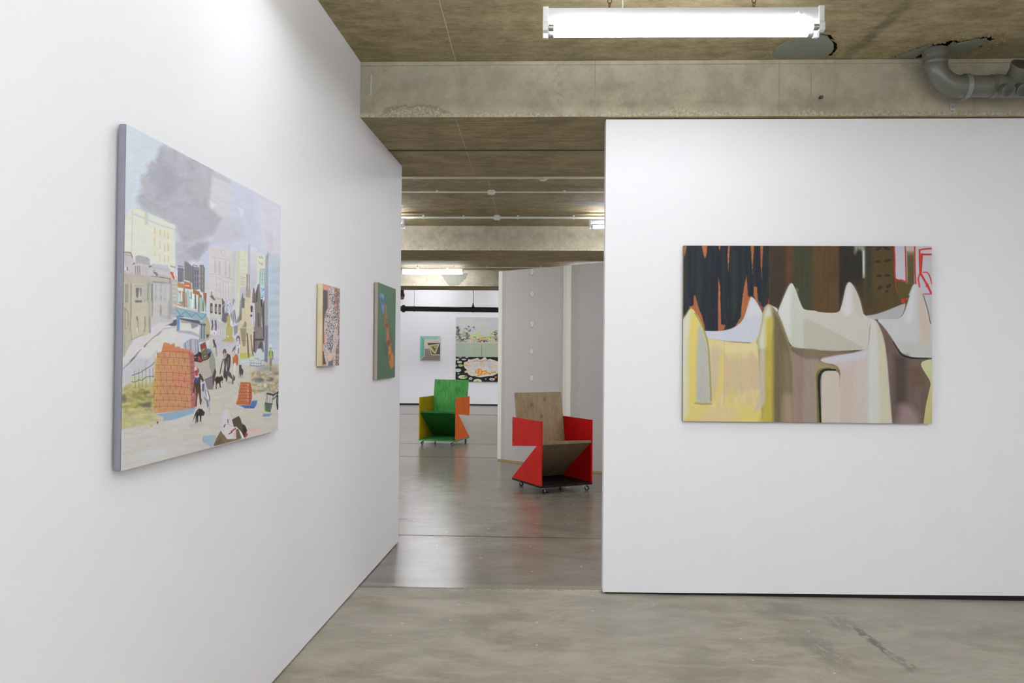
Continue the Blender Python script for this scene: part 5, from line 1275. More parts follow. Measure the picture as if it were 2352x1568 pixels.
    c.poly([(760,0),(910,0),(900,280),(885,440),(830,450),(810,330),(780,180)], (166,158,136), soft=1, tex=30, sx=1, sy=1); c.line([(810,300),(890,300)], 14, (136,128,112))
    c.poly([(760,600),(920,590),(1080,640),(1220,700),(1050,710),(960,740),(800,775),(750,690)], (206,206,110), soft=1.4, tex=14)
    c.poly([(915,130),(945,120),(960,300),(985,740),(965,755),(940,560)], (138,108,92), soft=.7); c.poly([(1005,180),(1030,150),(1040,350),(1105,720),(1085,745),(1045,560)], (138,112,96), soft=.7)
    c.poly([(1090,-20),(1320,-20),(1310,240),(1340,600),(1290,600),(1280,500),(1190,480),(1140,620),(1090,580),(1080,300),(1100,100)], (150,142,136), soft=1, tex=26, sx=.5, sy=.3)
    c.line([(1120,285),(1320,280)], 44, (80,74,80)); c.line([(1100,100),(1100,560)], 34, (96,84,92)); c.line([(1325,0),(1330,240)], 24, (84,78,82)); c.poly([(1190,500),(1250,330),(1290,340),(1300,520)], (88,84,94), soft=1.5); c.line([(1300,300),(1320,560)], 24, (124,120,128), soft=1); c.line([(1150,330),(1140,600)], 18, (120,120,126), soft=1)
    c.poly([(1140,640),(1200,510),(1260,490),(1330,620),(1360,740),(1420,840),(1360,920),(1000,900),(780,860),(760,770),(950,740)], (212,222,224), soft=2.5, tex=10)
    c.poly([(1350,-60),(1430,-60),(1440,840),(1350,810)], (150,148,166), soft=1.2, tex=10, sx=.3, sy=.03); c.line([(1395,0),(1400,820)], 22, (124,122,142), soft=1.5, a=.7)
    c.poly([(1440,700),(1705,740),(1705,860),(1560,850),(1450,840)], (206,208,222), soft=3)
    for x in (1005, 1045, 1100, 1170, 1215, 1260, 1290, 1350): c.line([(x, 760), (x - 2, 940)], 5, (96,104,116), soft=.35, a=.8)
    for P in ([(990,850),(1090,845),(1220,860),(1290,858)], [(995,900),(1100,915),(1240,925),(1340,900)], [(1120,740),(1200,740),(1215,780)], [(1290,790),(1340,775)]): c.line(P, 8, (74,84,92), soft=.4, a=.9)
    # man in the green vest
    c.dot(1500, 490, 26, 34, (196,196,194)); c.dot(1500, 430, 30, 40, (232,232,230)); c.dot(1490, 495, 7, 7, (70,66,70)); c.dot(1514, 495, 7, 7, (70,66,70))
    c.poly([(1455,560),(1480,540),(1520,540),(1545,570),(1535,700),(1520,750),(1475,750),(1460,680)], (168,206,84), soft=.6, tex=10)
    c.line([(1545,570),(1556,660),(1552,760)], 16, (96,100,104)); c.line([(1462,570),(1470,660)], 14, (90,112,70)); c.line([(1450,640),(1448,770)], 8, (176,172,180))
    c.line([(1490,750),(1492,960)], 22, (146,128,96)); c.line([(1520,750),(1518,960)], 20, (138,120,90)); c.line([(1495,960),(1490,1030)], 26, (74,72,84)); c.line([(1518,960),(1522,1040)], 20, (74,72,84))
    # mounds of earth
    c.poly([(1200,980),(1380,900),(1600,930),(1700,1000),(1700,1120),(1200,1050)], (158,156,166), soft=8, rag=4, a=.8); c.poly([(1440,920),(1560,910),(1660,970),(1640,1010),(1500,960)], (200,180,130), soft=3, a=.9)
    c.poly([(1050,1080),(1300,1060),(1700,1060),(1700,1600),(1400,1600),(1150,1500),(1050,1300)], (196,188,160), soft=8, rag=5, tex=34, sx=.15, sy=.2)
    for i in range(60):
        x, y = rng.uniform(1040, 1690), rng.uniform(1070, 1560); q = [(186,164,90),(214,206,180),(160,158,160),(228,222,206),(180,156,80),(140,138,146)][rng.randint(6)]
        c.line([(x, y), (x + rng.uniform(20, 90), y + rng.uniform(-40, 40)), (x + rng.uniform(60, 150), y + rng.uniform(-20, 70))], rng.uniform(24, 60), q, sm=1, soft=2, a=.6)
    c.poly([(1060,1080),(1120,1070),(1100,1150),(1050,1200)], (190,166,96), soft=2)
    c.dot(1240, 1260, 110, 50, (122,122,134), soft=3, rot=.05); c.dot(1180, 1280, 60, 40, (150,150,154), soft=3, a=.7); c.dot(1500, 1250, 90, 48, (118,120,122), soft=2.5, rot=-.15); c.dot(1465, 1240, 28, 22, (170,196,120), soft=1.5)
    c.dot(1380, 1390, 40, 50, (232,226,216), soft=2.5)
    # standing woman, crouching man, dogs
    c.line([(125,290),(135,360),(165,420),(172,460)], 44, (84,82,90)); c.dot(128, 295, 20, 26, (84,82,88)); c.line([(140,380),(125,465)], 14, (104,102,112)); c.line([(170,470),(185,560),(165,670)], 18, (176,172,190)); c.line([(185,470),(205,680)], 16, (150,146,166))
    c.dot(712, 270, 52, 90, (134,124,146)); c.dot(712, 310, 36, 66, (224,206,228)); c.line([(745,210),(760,300),(752,380)], 14, (110,96,118)); c.dot(690, 300, 8, 12, (110,90,130)); c.dot(724, 296, 8, 12, (110,90,130)); c.dot(705, 432, 20, 14, (214,100,140))
    c.poly([(655,430),(735,430),(740,640),(640,660),(630,560)], (228,218,230), soft=.6); c.poly([(655,420),(600,480),(560,580),(590,560),(640,500),(625,640),(650,520)], (110,106,120), soft=.6); c.poly([(720,470),(735,500),(725,620),(705,630)], (92,88,104), soft=.6)
    c.poly([(640,650),(660,610),(690,650),(710,640),(715,860),(690,910),(660,840),(600,890),(590,740)], (212,124,64), soft=.7, tex=14); c.line([(598,700),(598,860)], 16, (150,120,60), a=.8); c.line([(705,700),(695,900)], 24, (156,116,50), a=.8)
    c.poly([(610,850),(660,840),(650,1000),(640,1160),(610,1160)], (234,222,222), soft=.7); c.line([(530,640),(518,690)], 26, (226,200,226), a=.8); c.line([(745,650),(770,830)], 26, (222,202,226), a=.8, soft=1)
    c.line([(610,1140),(608,1240),(590,1350)], 22, (96,86,96)); c.line([(640,1180),(632,1260)], 22, (76,70,84))
    k_ = (80,78,80)
    c.dot(390, 590, 46, 90, (104,104,102)); c.poly([(350,640),(380,580),(440,600),(450,700),(400,740),(365,700)], (206,176,166), soft=.7); c.line([(370,600),(430,600)], 10, (80,80,78)); c.dot(420, 650, 10, 12, (110,84,80))
    c.poly([(450,610),(520,650),(540,720),(530,900),(500,1060),(450,1040),(440,900),(430,800),(420,1000),(470,1180),(450,1300),(430,1290),(420,1220),(370,1200),(365,1100),(390,900),(360,740),(330,900),(290,1130),(275,1100),(300,930),(345,740),(400,740),(440,690)], k_, soft=.7, tex=26, sx=.6, sy=.3)
    c.line([(490,720),(470,900),(430,1000)], 14, (190,188,190), a=.8); c.line([(375,750),(420,880)], 8, (196,180,176), a=.8); c.dot(280, 1140, 20, 26, (224,186,170))
    c.poly([(430,1060),(470,1030),(540,1080),(580,1180),(600,1240),(600,1360),(575,1350),(580,1240),(500,1180),(440,1130)], (98,98,98), soft=.7, tex=18)
    c.dot(520, 1320, 46, 26, (160,156,154), soft=2.5, a=.6)
    dg = (62,50,44)
    c.poly([(160,1230),(200,1170),(290,1180),(330,1150),(365,1230),(350,1270),(300,1290),(290,1340),(310,1440),(285,1440),(260,1340),(230,1330),(200,1380),(205,1480),(180,1470),(185,1330),(165,1270),(145,1310)], dg, soft=.6, tex=10); c.dot(340, 1310, 12, 14, (70,60,56)); c.line([(225,1340),(222,1430)], 10, (170,140,130), a=.7)
    c.poly([(740,880),(760,900),(780,890),(800,900),(800,960),(840,1010),(850,1060),(825,1160),(800,1110),(785,1180),(770,1170),(765,1090),(740,1170),(745,1060)], (84,78,80), soft=.6, tex=30, sx=1, sy=1); c.dot(790, 1190, 70, 22, (176,170,156), soft=2, a=.6)
    # skip with rubbish, man at the brick pile
    c = A.crop(400, 760, 7.843)
    c.poly([(340,480),(640,500),(660,320),(690,320),(765,640),(730,1040),(600,1030),(560,860),(460,720),(350,600)], (196,190,180), soft=.8, tex=6)
    c.poly([(640,500),(690,330),(750,480),(760,620),(700,790),(650,620)], (164,170,152), soft=.8); c.poly([(750,640),(770,720),(725,960),(705,970),(700,800)], (96,78,88)); c.poly([(560,860),(700,790),(715,1040),(610,1035)], (146,136,146), soft=1); c.line([(550,870),(690,800)], 8, (90,80,80)); c.line([(725,940),(715,990)], 12, (150,80,90), a=.8)
    c.poly([(170,210),(240,145),(300,110),(420,120),(460,350),(440,400),(350,380),(300,330),(180,310)], (176,177,194), soft=.8)
    for x in range(185, 450, 20): c.line([(x, 190 if x < 250 else 130), (x + 14, 360)], 8, [(104,106,128),(138,138,160),(214,214,226)][rng.randint(3)], a=.9)
    c.poly([(350,420),(430,380),(450,350),(500,360),(520,520),(490,545),(370,520)], (54,50,54), soft=.7, tex=12); c.poly([(425,440),(465,420),(505,490),(495,520),(440,510)], (206,58,54)); c.dot(396, 452, 9, 12, (226,224,224))
    c.poly([(620,380),(680,330),(660,440),(620,490),(520,520),(520,480)], (58,56,62)); c.poly([(600,290),(680,310),(640,370),(610,380)], (96,140,190), soft=.8)
    c.poly([(470,220),(570,165),(600,290),(630,470),(530,500),(500,380)], (128,114,84), soft=.6, tex=14); c.poly([(480,235),(570,205),(580,260),(495,300)], (186,56,54)); c.line([(515,330),(550,300)], 9, (232,226,206)); c.line([(555,435),(580,425)], 10, (226,220,200)); c.line([(550,370),(580,360)], 6, (190,180,150))
    c.line([(350,520),(352,760)], 30, (172,170,164), soft=1.5, a=.7)
    # brick pile
    c.poly([(-60,180),(-50,195),(15,195),(15,285),(40,285),(45,255),(110,260),(112,300),(290,325),(335,380),(345,620),(385,1290),(330,1370),(280,1390),(-100,1440),(-420,1440),(-420,180)], (214,152,112), a=0)
    c = A.crop(270, 690, 7.467)
    c.poly([(800,700),(830,690),(850,705),(900,705),(920,740),(930,712),(985,710),(990,775),(1010,790),(1015,762),(1075,765),(1080,795),(1120,800),(1280,830),(1320,900),(1330,1150),(1375,1790),(1290,1870),(990,1890),(600,1930),(590,1620),(570,1460),(600,1390),(640,1320),(655,1150),(680,980),(680,880),(760,850),(770,790)], (212,156,116), soft=.8, tex=16, sx=.15, sy=.1)
    c.poly([(800,700),(850,705),(920,740),(985,710),(990,775),(1120,800),(1260,830),(1260,900),(1050,880),(860,850),(765,850)], (216,138,92), soft=2, a=.9)
    c.poly([(640,960),(760,950),(720,1300),(700,1700),(610,1760),(580,1460),(640,1330)], (214,172,104), soft=5, a=.8); c.poly([(900,1250),(1180,1200),(1200,1480),(1000,1500)], (222,144,118), soft=8, a=.8); c.poly([(880,980),(1090,980),(1090,1080),(880,1090)], (208,166,100), soft=2, a=.7)
    c.poly([(1240,860),(1320,890),(1330,1150),(1375,1790),(1280,1860),(1260,1400)], (188,116,116), soft=1.5, a=.95)
    ink = (140,106,82)
    for y in (845, 950, 1085, 1215, 1345, 1455, 1580, 1690, 1800): 
        xs = 770 if y < 860 else (690 if y < 1000 else (660 if y < 1300 else 600))
        c.line([(xs, y + rng.uniform(-6, 6)), (900, y + rng.uniform(-8, 8)), (1080, y + rng.uniform(-4, 14)), (1250, y + 25)], 8, ink, sm=1, soft=.5, a=.8, dry=.4)
    for r_ in range(9):
        y0 = 850 + r_*110
        for x in range(700 if r_ < 4 else 640, 1240, 105):
            xx = x + (50 if r_ % 2 else 0) + rng.uniform(-14, 14); c.line([(xx, y0 + 15), (xx + rng.uniform(-4, 6), y0 + 95)], 8, ink, soft=.5, a=.85, dry=.2)
    for y in range(940, 1760, 95): c.line([(1265, y), (1335, y - 20)], 8, (110,74,76), soft=.5, a=.8)
    # fence and straw
    c.poly([(85,1500),(130,1440),(250,1390),(560,1400),(640,1330),(600,1500),(620,1800),(640,1950),(800,2060),(500,2150),(80,2200)], (190,184,120), soft=5, rag=4, tex=30, sx=.12, sy=.15)
    c.poly([(230,1290),(480,1270),(640,1290),(600,1420),(260,1440)], (206,208,160), soft=6, a=.7)
    c = A.crop(250, 850, 6.533)
    for i in range(70):
        x, y = rng.uniform(190, 600), rng.uniform(220, 830); q = [(202,186,96),(150,146,96),(218,208,140),(168,160,88),(206,196,140),(132,130,98)][rng.randint(6)]
        c.line([(x, y), (x + rng.uniform(30, 70), y + rng.uniform(-40, 30)), (x + rng.uniform(80, 140), y + rng.uniform(-20, 50))], rng.uniform(14, 44), q, sm=1, soft=2, a=.55)
    c.dot(228, 410, 42, 66, (128,126,106), soft=2.5, a=.8); c.poly([(480,500),(560,470),(640,460),(645,545),(520,540)], (118,116,108), soft=2.5, a=.85); c.poly([(500,320),(600,290),(625,330),(560,340)], (122,116,70), soft=2.5, a=.8)
    c.poly([(230,600),(640,560),(830,690),(800,740),(520,830),(200,830)], (204,200,160), soft=8, a=.6, tex=20, sx=.1, sy=.3)
    for i in range(16):
        x, y = rng.uniform(200, 700), rng.uniform(640, 830); c.line([(x, y), (x + 120, y + rng.uniform(-20, 10))], 18, [(212,202,140),(190,186,150),(222,214,166)][rng.randint(3)], soft=2, a=.5)
    fk = (112,108,104)
    for x, y0, y1 in ((388,0,250),(452,-40,260),(505,-30,230),(560,-60,250),(615,-40,180),(668,-60,90)): c.line([(x, y0), (x + rng.uniform(-4, 14), y1)], 6, fk, soft=.45, a=.85)
    c.line([(355,55),(400,40),(480,12),(560,-40),(640,-90),(690,-140)], 9, (92,88,86), sm=1, soft=.5); c.line([(345,150),(390,158),(460,125),(500,132),(570,82),(690,68)], 9, (92,88,86), sm=1, soft=.5)
    # ground at the bottom
    c.poly([(190,890),(450,840),(800,740),(1200,690),(1400,560),(1400,1350),(180,1520)], (212,210,204), soft=8, tex=10, sx=.03, sy=.25)
    for i in range(36):
        x, y = rng.uniform(200, 1250), rng.uniform(840, 1420); c.line([(x, y), (x + 250, y - rng.uniform(10, 50))], 16, [(200,198,194),(222,220,216),(206,206,212)][rng.randint(3)], soft=2.5, a=.45)
    c.poly([(780,980),(1100,920),(1150,960),(850,1000)], (222,212,176), soft=5, a=.6); c.poly([(430,1240),(900,1130),(850,1260),(560,1330)], (216,217,226), soft=9, a=.7)
    c.poly([(690,650),(830,635),(1210,570),(1330,545),(1280,640),(1000,735),(830,755),(815,690)], (158,182,206), soft=1.5, tex=12)
    c.dot(738, 778, 14, 20, (120,96,66)); c.dot(645, 822, 22, 16, (214,190,80), soft=1)
    # man with grey horse, black dog
    c = A.crop(400, 760, 7.843)
    c.dot(416, 710, 36, 80, (198,80,92), soft=.6); c.dot(398, 660, 28, 44, (226,196,196), soft=.8); c.line([(440,660),(452,720)], 16, (176,60,76)); c.dot(410, 700, 12, 20, (120,70,84)); c.dot(416, 775, 18, 22, (214,60,84))
    br = (92,72,54)
    c.poly([(375,880),(390,830),(460,810),(455,760),(480,740),(520,800),(550,870),(530,900),(490,850),(485,900),(495,1060),(500,1200),(515,1220),(500,1320),(480,1310),(470,1200),(445,1080),(430,1200),(415,1350),(395,1345),(410,1180),(400,1040),(385,960),(380,1080),(360,1120),(352,1080),(368,960)], br, soft=.6, tex=12)
    c.poly([(385,830),(410,810),(440,840),(470,820),(440,900),(415,935),(390,880)], (64,88,170)); c.poly([(415,790),(445,790),(430,845)], (232,206,196)); c.line([(360,1110),(352,1150)], 12, (226,200,186)); c.line([(495,900),(540,880)], 7, (70,60,60))
    c.poly([(520,900),(560,900),(600,1010),(650,1150),(670,1260),(655,1420),(610,1480),(620,1340),(580,1250),(520,1180),(510,1100),(540,1040)], (198,200,208), soft=.8, tex=10)
    c.poly([(515,940),(555,920),(560,1000),(540,1080),(515,1060)], (110,112,128), soft=.8); c.line([(570,1040),(600,1160),(640,1250)], 16, (140,142,158)); c.line([(560,1190),(610,1250),(625,1340),(620,1360)], 30, (130,128,146), soft=.8, taper=.5); c.line([(620,1060),(655,1180),(650,1250)], 14, (112,108,128)); c.poly([(590,1060),(620,1110),(645,1240),(610,1200)], (232,234,236), soft=.8); c.line([(655,1260),(660,1400),(650,1480)], 14, (180,184,204))
    c.dot(540, 1270, 30, 26, (196,192,190), soft=2, a=.6)
    c = A.crop(430, 860, 8.253)
    c.poly([(190,680),(240,630),(290,650),(300,635),(320,680),(350,700),(345,740),(330,770),(290,770),(280,860),(285,890),(260,880),(255,770),(225,780),(225,890),(205,900),(200,800),(190,910),(175,920),(178,790),(170,760),(150,820),(125,880),(140,810),(170,720)], (48,44,46), soft=.6, tex=8); c.dot(222, 688, 7, 9, (190,186,184)); c.line([(320,735),(345,730)], 8, (214,120,120))
    c.poly([(70,920),(200,930),(320,900),(300,960),(80,1000)], (196,190,184), soft=4, a=.7)
    # small brick stack
    c.poly([(1035,120),(1210,130),(1240,250),(1250,400),(1240,480),(1210,570),(950,560),(955,510),(990,400),(1010,260)], (222,134,84), soft=.7, tex=12)
    c.poly([(1190,140),(1215,140),(1245,260),(1250,430),(1215,560),(1190,560)], (196,94,80), soft=.7); c.poly([(1150,140),(1190,140),(1190,520),(1140,500)], (228,176,128), soft=1, a=.6)
    for y in (150, 205, 262, 325, 380, 440, 510, 545): c.line([(1035 - (y - 120)*.18, y), (1120, y - 6), (1210, y + 4)], 7, (120,76,60), soft=.4, dry=.2)
    for r_ in range(7):
        for x in range(1000, 1190, 38): c.line([(x + (18 if r_ % 2 else 0), 160 + r_*55), (x + (18 if r_ % 2 else 0) - 3, 205 + r_*55)], 6, (130,84,66), soft=.4)
    c.poly([(985,575),(1080,570),(1210,570),(1250,490),(1355,480),(1340,560),(1295,635),(1120,630),(1060,600)], (96,136,196), soft=.8, tex=16, sx=.6, sy=1.2); c.line([(1080,590),(1280,615)], 24, (72,112,180), a=.7, soft=1)
    # bucket and tool at the right edge
    c.poly([(1490,560),(1510,520),(1640,560),(1605,710),(1510,690)], (104,122,110), soft=.7, tex=14); c.poly([(1480,575),(1500,560),(1515,690),(1490,680)], (160,214,96), soft=.6); c.line([(1505,530),(1640,550)], 16, (60,62,60))
    for P, w_ in (([(1510,540),(1540,370)], 7), ([(1630,550),(1660,380)], 8), ([(1545,350),(1600,360),(1660,380)], 34), ([(1660,460),(1720,390),(1760,330)], 16), ([(1670,370),(1760,320)], 26), ([(1740,400),(1735,520),(1750,640)], 40)): c.line(P, w_, (58,54,58), soft=.6, dry=.1)
    c.dot(1750, 480, 22, 70, (130,138,160), soft=1.2, a=.8)
    for x in (1555, 1600): c.line([(x, 400), (x - 10, 540)], 7, (120,110,120))
    c.poly([(1450,790),(1480,735),(1560,740),(1640,735),(1590,790)], (130,160,204), soft=1.2, tex=14)
    # large fallen head, brown coat and blue patch at the bottom edge
    c.poly([(305,1200),(330,1150),(440,1155),(580,1150),(560,1230),(500,1370),(470,1370),(320,1280)], (170,192,210), soft=1.2, tex=8)
    c.poly([(520,1350),(570,1220),(660,1060),(700,1130),(790,1230),(1060,1220),(1000,1240),(560,1360)], (138,118,92), soft=.8, tex=22, sx=.3, sy=.3); c.line([(600,1300),(720,1150)], 26, (112,94,72), soft=1.5, a=.7); c.line([(680,1180),(760,1290)], 22, (160,140,110), soft=1.5, a=.7)
    c.poly([(720,660),(780,660),(840,760),(870,830),(900,960),(960,990),(870,1050),(800,1120),(960,1040),(950,1200),(860,1210),(800,1230),(720,1130),(670,1050),(655,900),(680,740)], (224,218,222), soft=1, tex=8)
    c.poly([(690,720),(720,670),(700,900),(740,1120),(680,1060),(655,900)], (216,208,226), soft=1.5, a=.9); c.poly([(760,680),(840,760),(860,830),(800,800)], (226,208,204), soft=1.5, a=.8); c.poly([(760,1020),(860,1060),(800,1200),(740,1130)], (222,216,200), soft=2, a=.8)
    c.line([(740,940),(722,990)], 18, (84,82,92)); c.line([(790,850),(800,910)], 20, (120,118,140), soft=.8); c.line([(800,940),(880,975)], 7, (160,152,166)); c.line([(820,830),(850,900)], 8, (170,166,180))
    c.line([(860,1080),(900,1050),(940,1020)], 24, (196,62,62)); c.line([(820,1125),(880,1090)], 16, (84,72,76)); c.poly([(900,1110),(950,1060),(960,1200),(900,1210)], (224,190,194), soft=1, a=.8)
    c.poly([(870,850),(1000,780),(1035,830),(1060,920),(1120,960),(1165,1060),(1110,1200),(1060,1100),(960,980),(910,990)], (106,88,68), soft=.7, tex=26, sx=.3, sy=.3); c.poly([(1090,960),(1120,960),(1165,1060),(1110,1200),(1070,1080)], (70,56,52), soft=1)
    c.poly([(950,1040),(1000,1030),(1060,1210),(960,1230)], (132,114,88), soft=1, tex=14); c.poly([(1000,1020),(1060,1100),(1110,1200),(1070,1220),(1040,1120)], (232,228,228), soft=.8); c.poly([(1140,1120),(1170,1110),(1180,1150),(1130,1205),(1110,1195)], (206,76,76), soft=.7)
    c.poly([(1180,1010),(1320,990),(1440,1040),(1430,1120),(1250,1150),(1190,1100)], (226,200,196), soft=2.5, rag=2, tex=14)
    A.crop(0, 0, 1); A.wash(5, .07, .16, 41); A.wash(4, .35, .6, 42)
    return A

# ---- two pictures on the far wall
def art_frame():
    A = Art(150, 185, [(966.3,771.5),(1011.5,771.5),(1011.5,827),(966,827)], (142, 136, 130))
    c = A.crop(955, 760, 20.9)
    c.poly([(200,200),(1190,200),(1190,560),(410,560),(410,1200)], (206, 196, 188), soft=.2)
    c.poly([(410,400),(1190,400),(1190,580),(640,580),(640,850),(410,850)], (206, 196, 186), soft=.2)
    c.poly([(200,230),(1160,230),(1020,405),(400,405)], (152, 194, 184), soft=.15); c.poly([(220,230),(405,400),(405,1180),(250,1350),(220,1350)], (118, 184, 166), soft=.15); c.poly([(330,330),(405,400),(405,1180),(330,1260)], (98, 166, 152), soft=.3, a=.8)
    c.line([(425,420),(425,1190),(265,1365)], 32, (196, 188, 158), soft=.15)
    c.poly([(445,850),(640,850),(780,1160),(1180,1160),(1180,1380),(290,1380),(445,1200)], (144, 136, 130), soft=.15, grad=((600,900),(900,1380),(128,120,114)))
    c.poly([(560,570),(1180,570),(1180,1115),(800,1115)], (88, 80, 78), soft=.15); c.line([(545,560),(790,1140),(1180,1140)], 44, (196, 190, 158), soft=.15); c.line([(440,845),(640,845)], 16, (190, 180, 150), soft=.15)
    c.poly([(610,690),(1150,600),(970,1090),(860,1040),(760,930)], (204, 198, 164), soft=.15); c.poly([(690,710),(1090,650),(960,1040),(870,990)], (172, 160, 106), soft=.2)
    c.poly([(770,750),(1020,710),(920,950)], (104, 92, 72), soft=.4, grad=((820,760),(940,900),(80,66,52))); c.poly([(860,770),(1000,725),(950,830)], (206, 204, 194), soft=.5, a=.9)
    return A
def art_garden():
    W_ = 145.0
    A = Art(430, 520, [(1047.3,728.5),(1192,728.5),(1192,875.6),(1047,875.6)], (206, 210, 206))
    c = A.crop(1035, 720, 9.5); rng = np.random.RandomState(23)
    c.rect(100, 70, 1500, 640, (206, 209, 206), soft=.5, tex=10, sx=.05, sy=.3)
    for i in range(16): c.line([(rng.uniform(120, 500), rng.uniform(150, 300)), (rng.uniform(150, 900), rng.uniform(150, 300))], 40, (214, 216, 208), soft=3, a=.4)
    def leaf(x, y, n, L, cols, w_=10, sp=2.6, base=-PI/2):
        for i in range(n):
            an = base + rng.uniform(-sp/2, sp/2); l = L*rng.uniform(.5, 1.1)
            c.line([(x, y), (x + math.cos(an)*l*.6, y + math.sin(an)*l*.6), (x + math.cos(an)*l, y + math.sin(an)*l + l*.25)], w_, cols[rng.randint(len(cols))], soft=.3, taper=1, sm=1, a=.9)
    dk = [(72,78,92),(52,58,66),(104,112,112),(86,96,84)]; gr = [(96,112,86),(132,146,104),(170,176,110),(70,82,70),(196,200,190)]; yl = [(206,206,90),(222,220,140),(232,230,190),(184,190,90)]
    for x, y in ((150,330),(185,380),(160,420)): leaf(x, y, 14, 90, dk, 14)
    for x, y in ((340,330),(400,300),(430,380),(510,310)): leaf(x, y, 9, 60, dk[:2] + [(160,166,160)], 11, 5)
    for i in range(52): leaf(rng.uniform(120, 420), rng.uniform(430, 630), 6, 60, dk + gr, 11, 3.4)
    for i in range(26): leaf(rng.uniform(420, 1000), rng.uniform(500, 630), 6, 55, gr + yl, 11, 3.4)
    for i in range(40): leaf(rng.uniform(1000, 1490), rng.uniform(420, 630), 6, 70, dk + gr + yl, 11, 3.4)
    for x, y in ((470,520),(520,470),(640,500),(600,440),(820,520),(880,440),(940,430)): leaf(x, y, 12, 90, yl, 16, 4.5)
    for i in range(420):
        x = rng.uniform(120, 1490); top = 330 if x < 430 else (500 if x < 800 else 420); y = rng.uniform(top, 625)
        if rng.rand() > (y - top + 40)/200: continue
        an = rng.uniform(0, 2*PI); l = rng.uniform(10, 28); q = (dk + gr) if x < 430 else (gr + yl + [(150,158,140)])
        c.line([(x, y), (x + math.cos(an)*l, y + math.sin(an)*l)], rng.uniform(5, 10), q[rng.randint(len(q))], soft=.3, a=.8)
    c.dot(830, 512, 55, 20, (204,206,60), soft=.6); c.dot(640, 495, 60, 16, (214,214,110), soft=.8, a=.8); c.dot(905, 445, 14, 18, (150,176,206), soft=.6)
    for x, y, q in ((280,450,(222,196,170)),(460,590,(226,186,150)),(940,590,(220,194,166)),(160,610,(214,170,140)),(400,600,(222,206,190))): c.dot(x, y, 60, 45, q, soft=1.4, a=.75)
    leaf(650, 620, 10, 90, [(184,72,48),(206,110,70)], 16, 2); leaf(740, 620, 9, 80, [(60,48,44),(150,80,66)], 16, 2); leaf(290, 610, 10, 80, [(206,216,200),(160,186,150),(70,76,70)], 14, 3); leaf(800, 610, 10, 70, [(110,150,130),(80,110,96)], 16, 2.5)
    for i in range(20): leaf(rng.uniform(960, 1010), rng.uniform(380, 620), 3, 40, dk, 9, 4)
    # tiled wall
    c.rect(100, 628, 1500, 945, (184,198,178), soft=.3, tex=12, sx=.1, sy=.1); c.poly([(560,628),(1500,628),(1500,945),(620,945)], (190,198,168), soft=5, a=.6)
    for x in range(110, 1500, 35): c.line([(x, 640), (x, 940)], 5, (142,154,146), soft=.3, a=.55)
    for y in range(650, 945, 30): c.line([(100, y), (1500, y)], 5, (144,156,146), soft=.3, a=.5)
    c.line([(688,700),(688,940)], 7, (96,104,96), soft=.3); c.line([(100,636),(1500,636)], 8, (204,214,196), soft=.3)
    # black pond with lily pads and one big pale flower
    c.rect(100, 942, 1500, 1500, (38,36,34), soft=.3)
    for x, y, rx, ry, q in ((215,958,34,14,(170,178,140)),(360,960,34,12,(196,210,216)),(150,1000,46,22,(206,206,196)),(295,1000,55,18,(214,204,206)),(200,1057,58,28,(206,200,200)),(225,1130,56,30,(166,204,120)),(165,1237,74,40,(196,214,208)),(275,1382,104,42,(216,214,180)),(445,1415,42,28,(190,220,206)),(600,1470,96,50,(206,218,180)),(920,1425,64,30,(206,208,208)),(130,1140,20,24,(180,186,190)),(780,1420,20,14,(150,170,190)),(180,1312,18,16,(176,176,206)),(1000,1380,26,22,(214,130,60)),(1150,1060,70,30,(206,206,196)),(1300,1180,80,36,(196,214,190)),(1180,1400,90,40,(206,214,180)),(1400,1350,70,34,(206,208,208))):
        c.dot(x, y, rx, ry, q, soft=.35)
    c.dot(340, 1372, 40, 30, (90,140,90), soft=1, a=.8); c.dot(275, 1384, 18, 8, (110,96,60)); c.dot(450, 1416, 16, 12, (80,160,120)); c.dot(600, 1468, 20, 10, (120,130,110)); c.dot(915, 1428, 26, 8, (90,88,96))
    c.poly([(290,1120),(300,1060),(370,1040),(400,990),(440,1000),(500,990),(560,975),(600,960),(640,1000),(700,985),(740,945),(780,950),(800,1000),(880,980),(930,1000),(1000,1020),(1080,1050),(1120,1150),(1060,1280),(1000,1320),(930,1350),(850,1355),(760,1370),(680,1385),(600,1380),(540,1360),(470,1360),(400,1330),(380,1290),(310,1290),(320,1250),(370,1230),(310,1180)], (222,218,208), soft=.5, tex=16, sx=.3, sy=.3)
    pal = [(234,232,224),(222,200,170),(226,214,186),(196,202,216),(214,176,146),(238,236,232),(228,180,110),(184,192,216),(206,214,180),(232,228,224),(206,206,200)]
    for i in range(300):
        an = rng.uniform(0, 2*PI); r0 = rng.uniform(.3, .9); cx, cy = 680, 1170; x, y = cx + math.cos(an)*r0*370, cy + math.sin(an)*r0*190; l = rng.uniform(30, 80)
        c.line([(x, y), (x + math.cos(an)*l*.6 + 8, y + math.sin(an)*l*.4), (x + math.cos(an + .3)*l, y + math.sin(an + .3)*l*.6)], rng.uniform(5, 11), pal[rng.randint(len(pal))], sm=1, soft=.35, taper=.6)
    for i in range(24): c.line([(rng.uniform(640, 740), 1030), (rng.uniform(640, 740), rng.uniform(1120, 1230))], 10, [(226,212,200),(210,176,150),(232,226,220)][rng.randint(3)], soft=.6, a=.7)
    c.line([(480,1050),(560,1030),(680,1035),(780,1020),(880,1040)], 14, (206,150,126), sm=1, soft=.6, a=.8); c.dot(850, 1110, 60, 46, (206,210,222), soft=2, a=.8); c.dot(560, 1130, 50, 40, (206,214,206), soft=2, a=.7)
    org = (236,150,30)
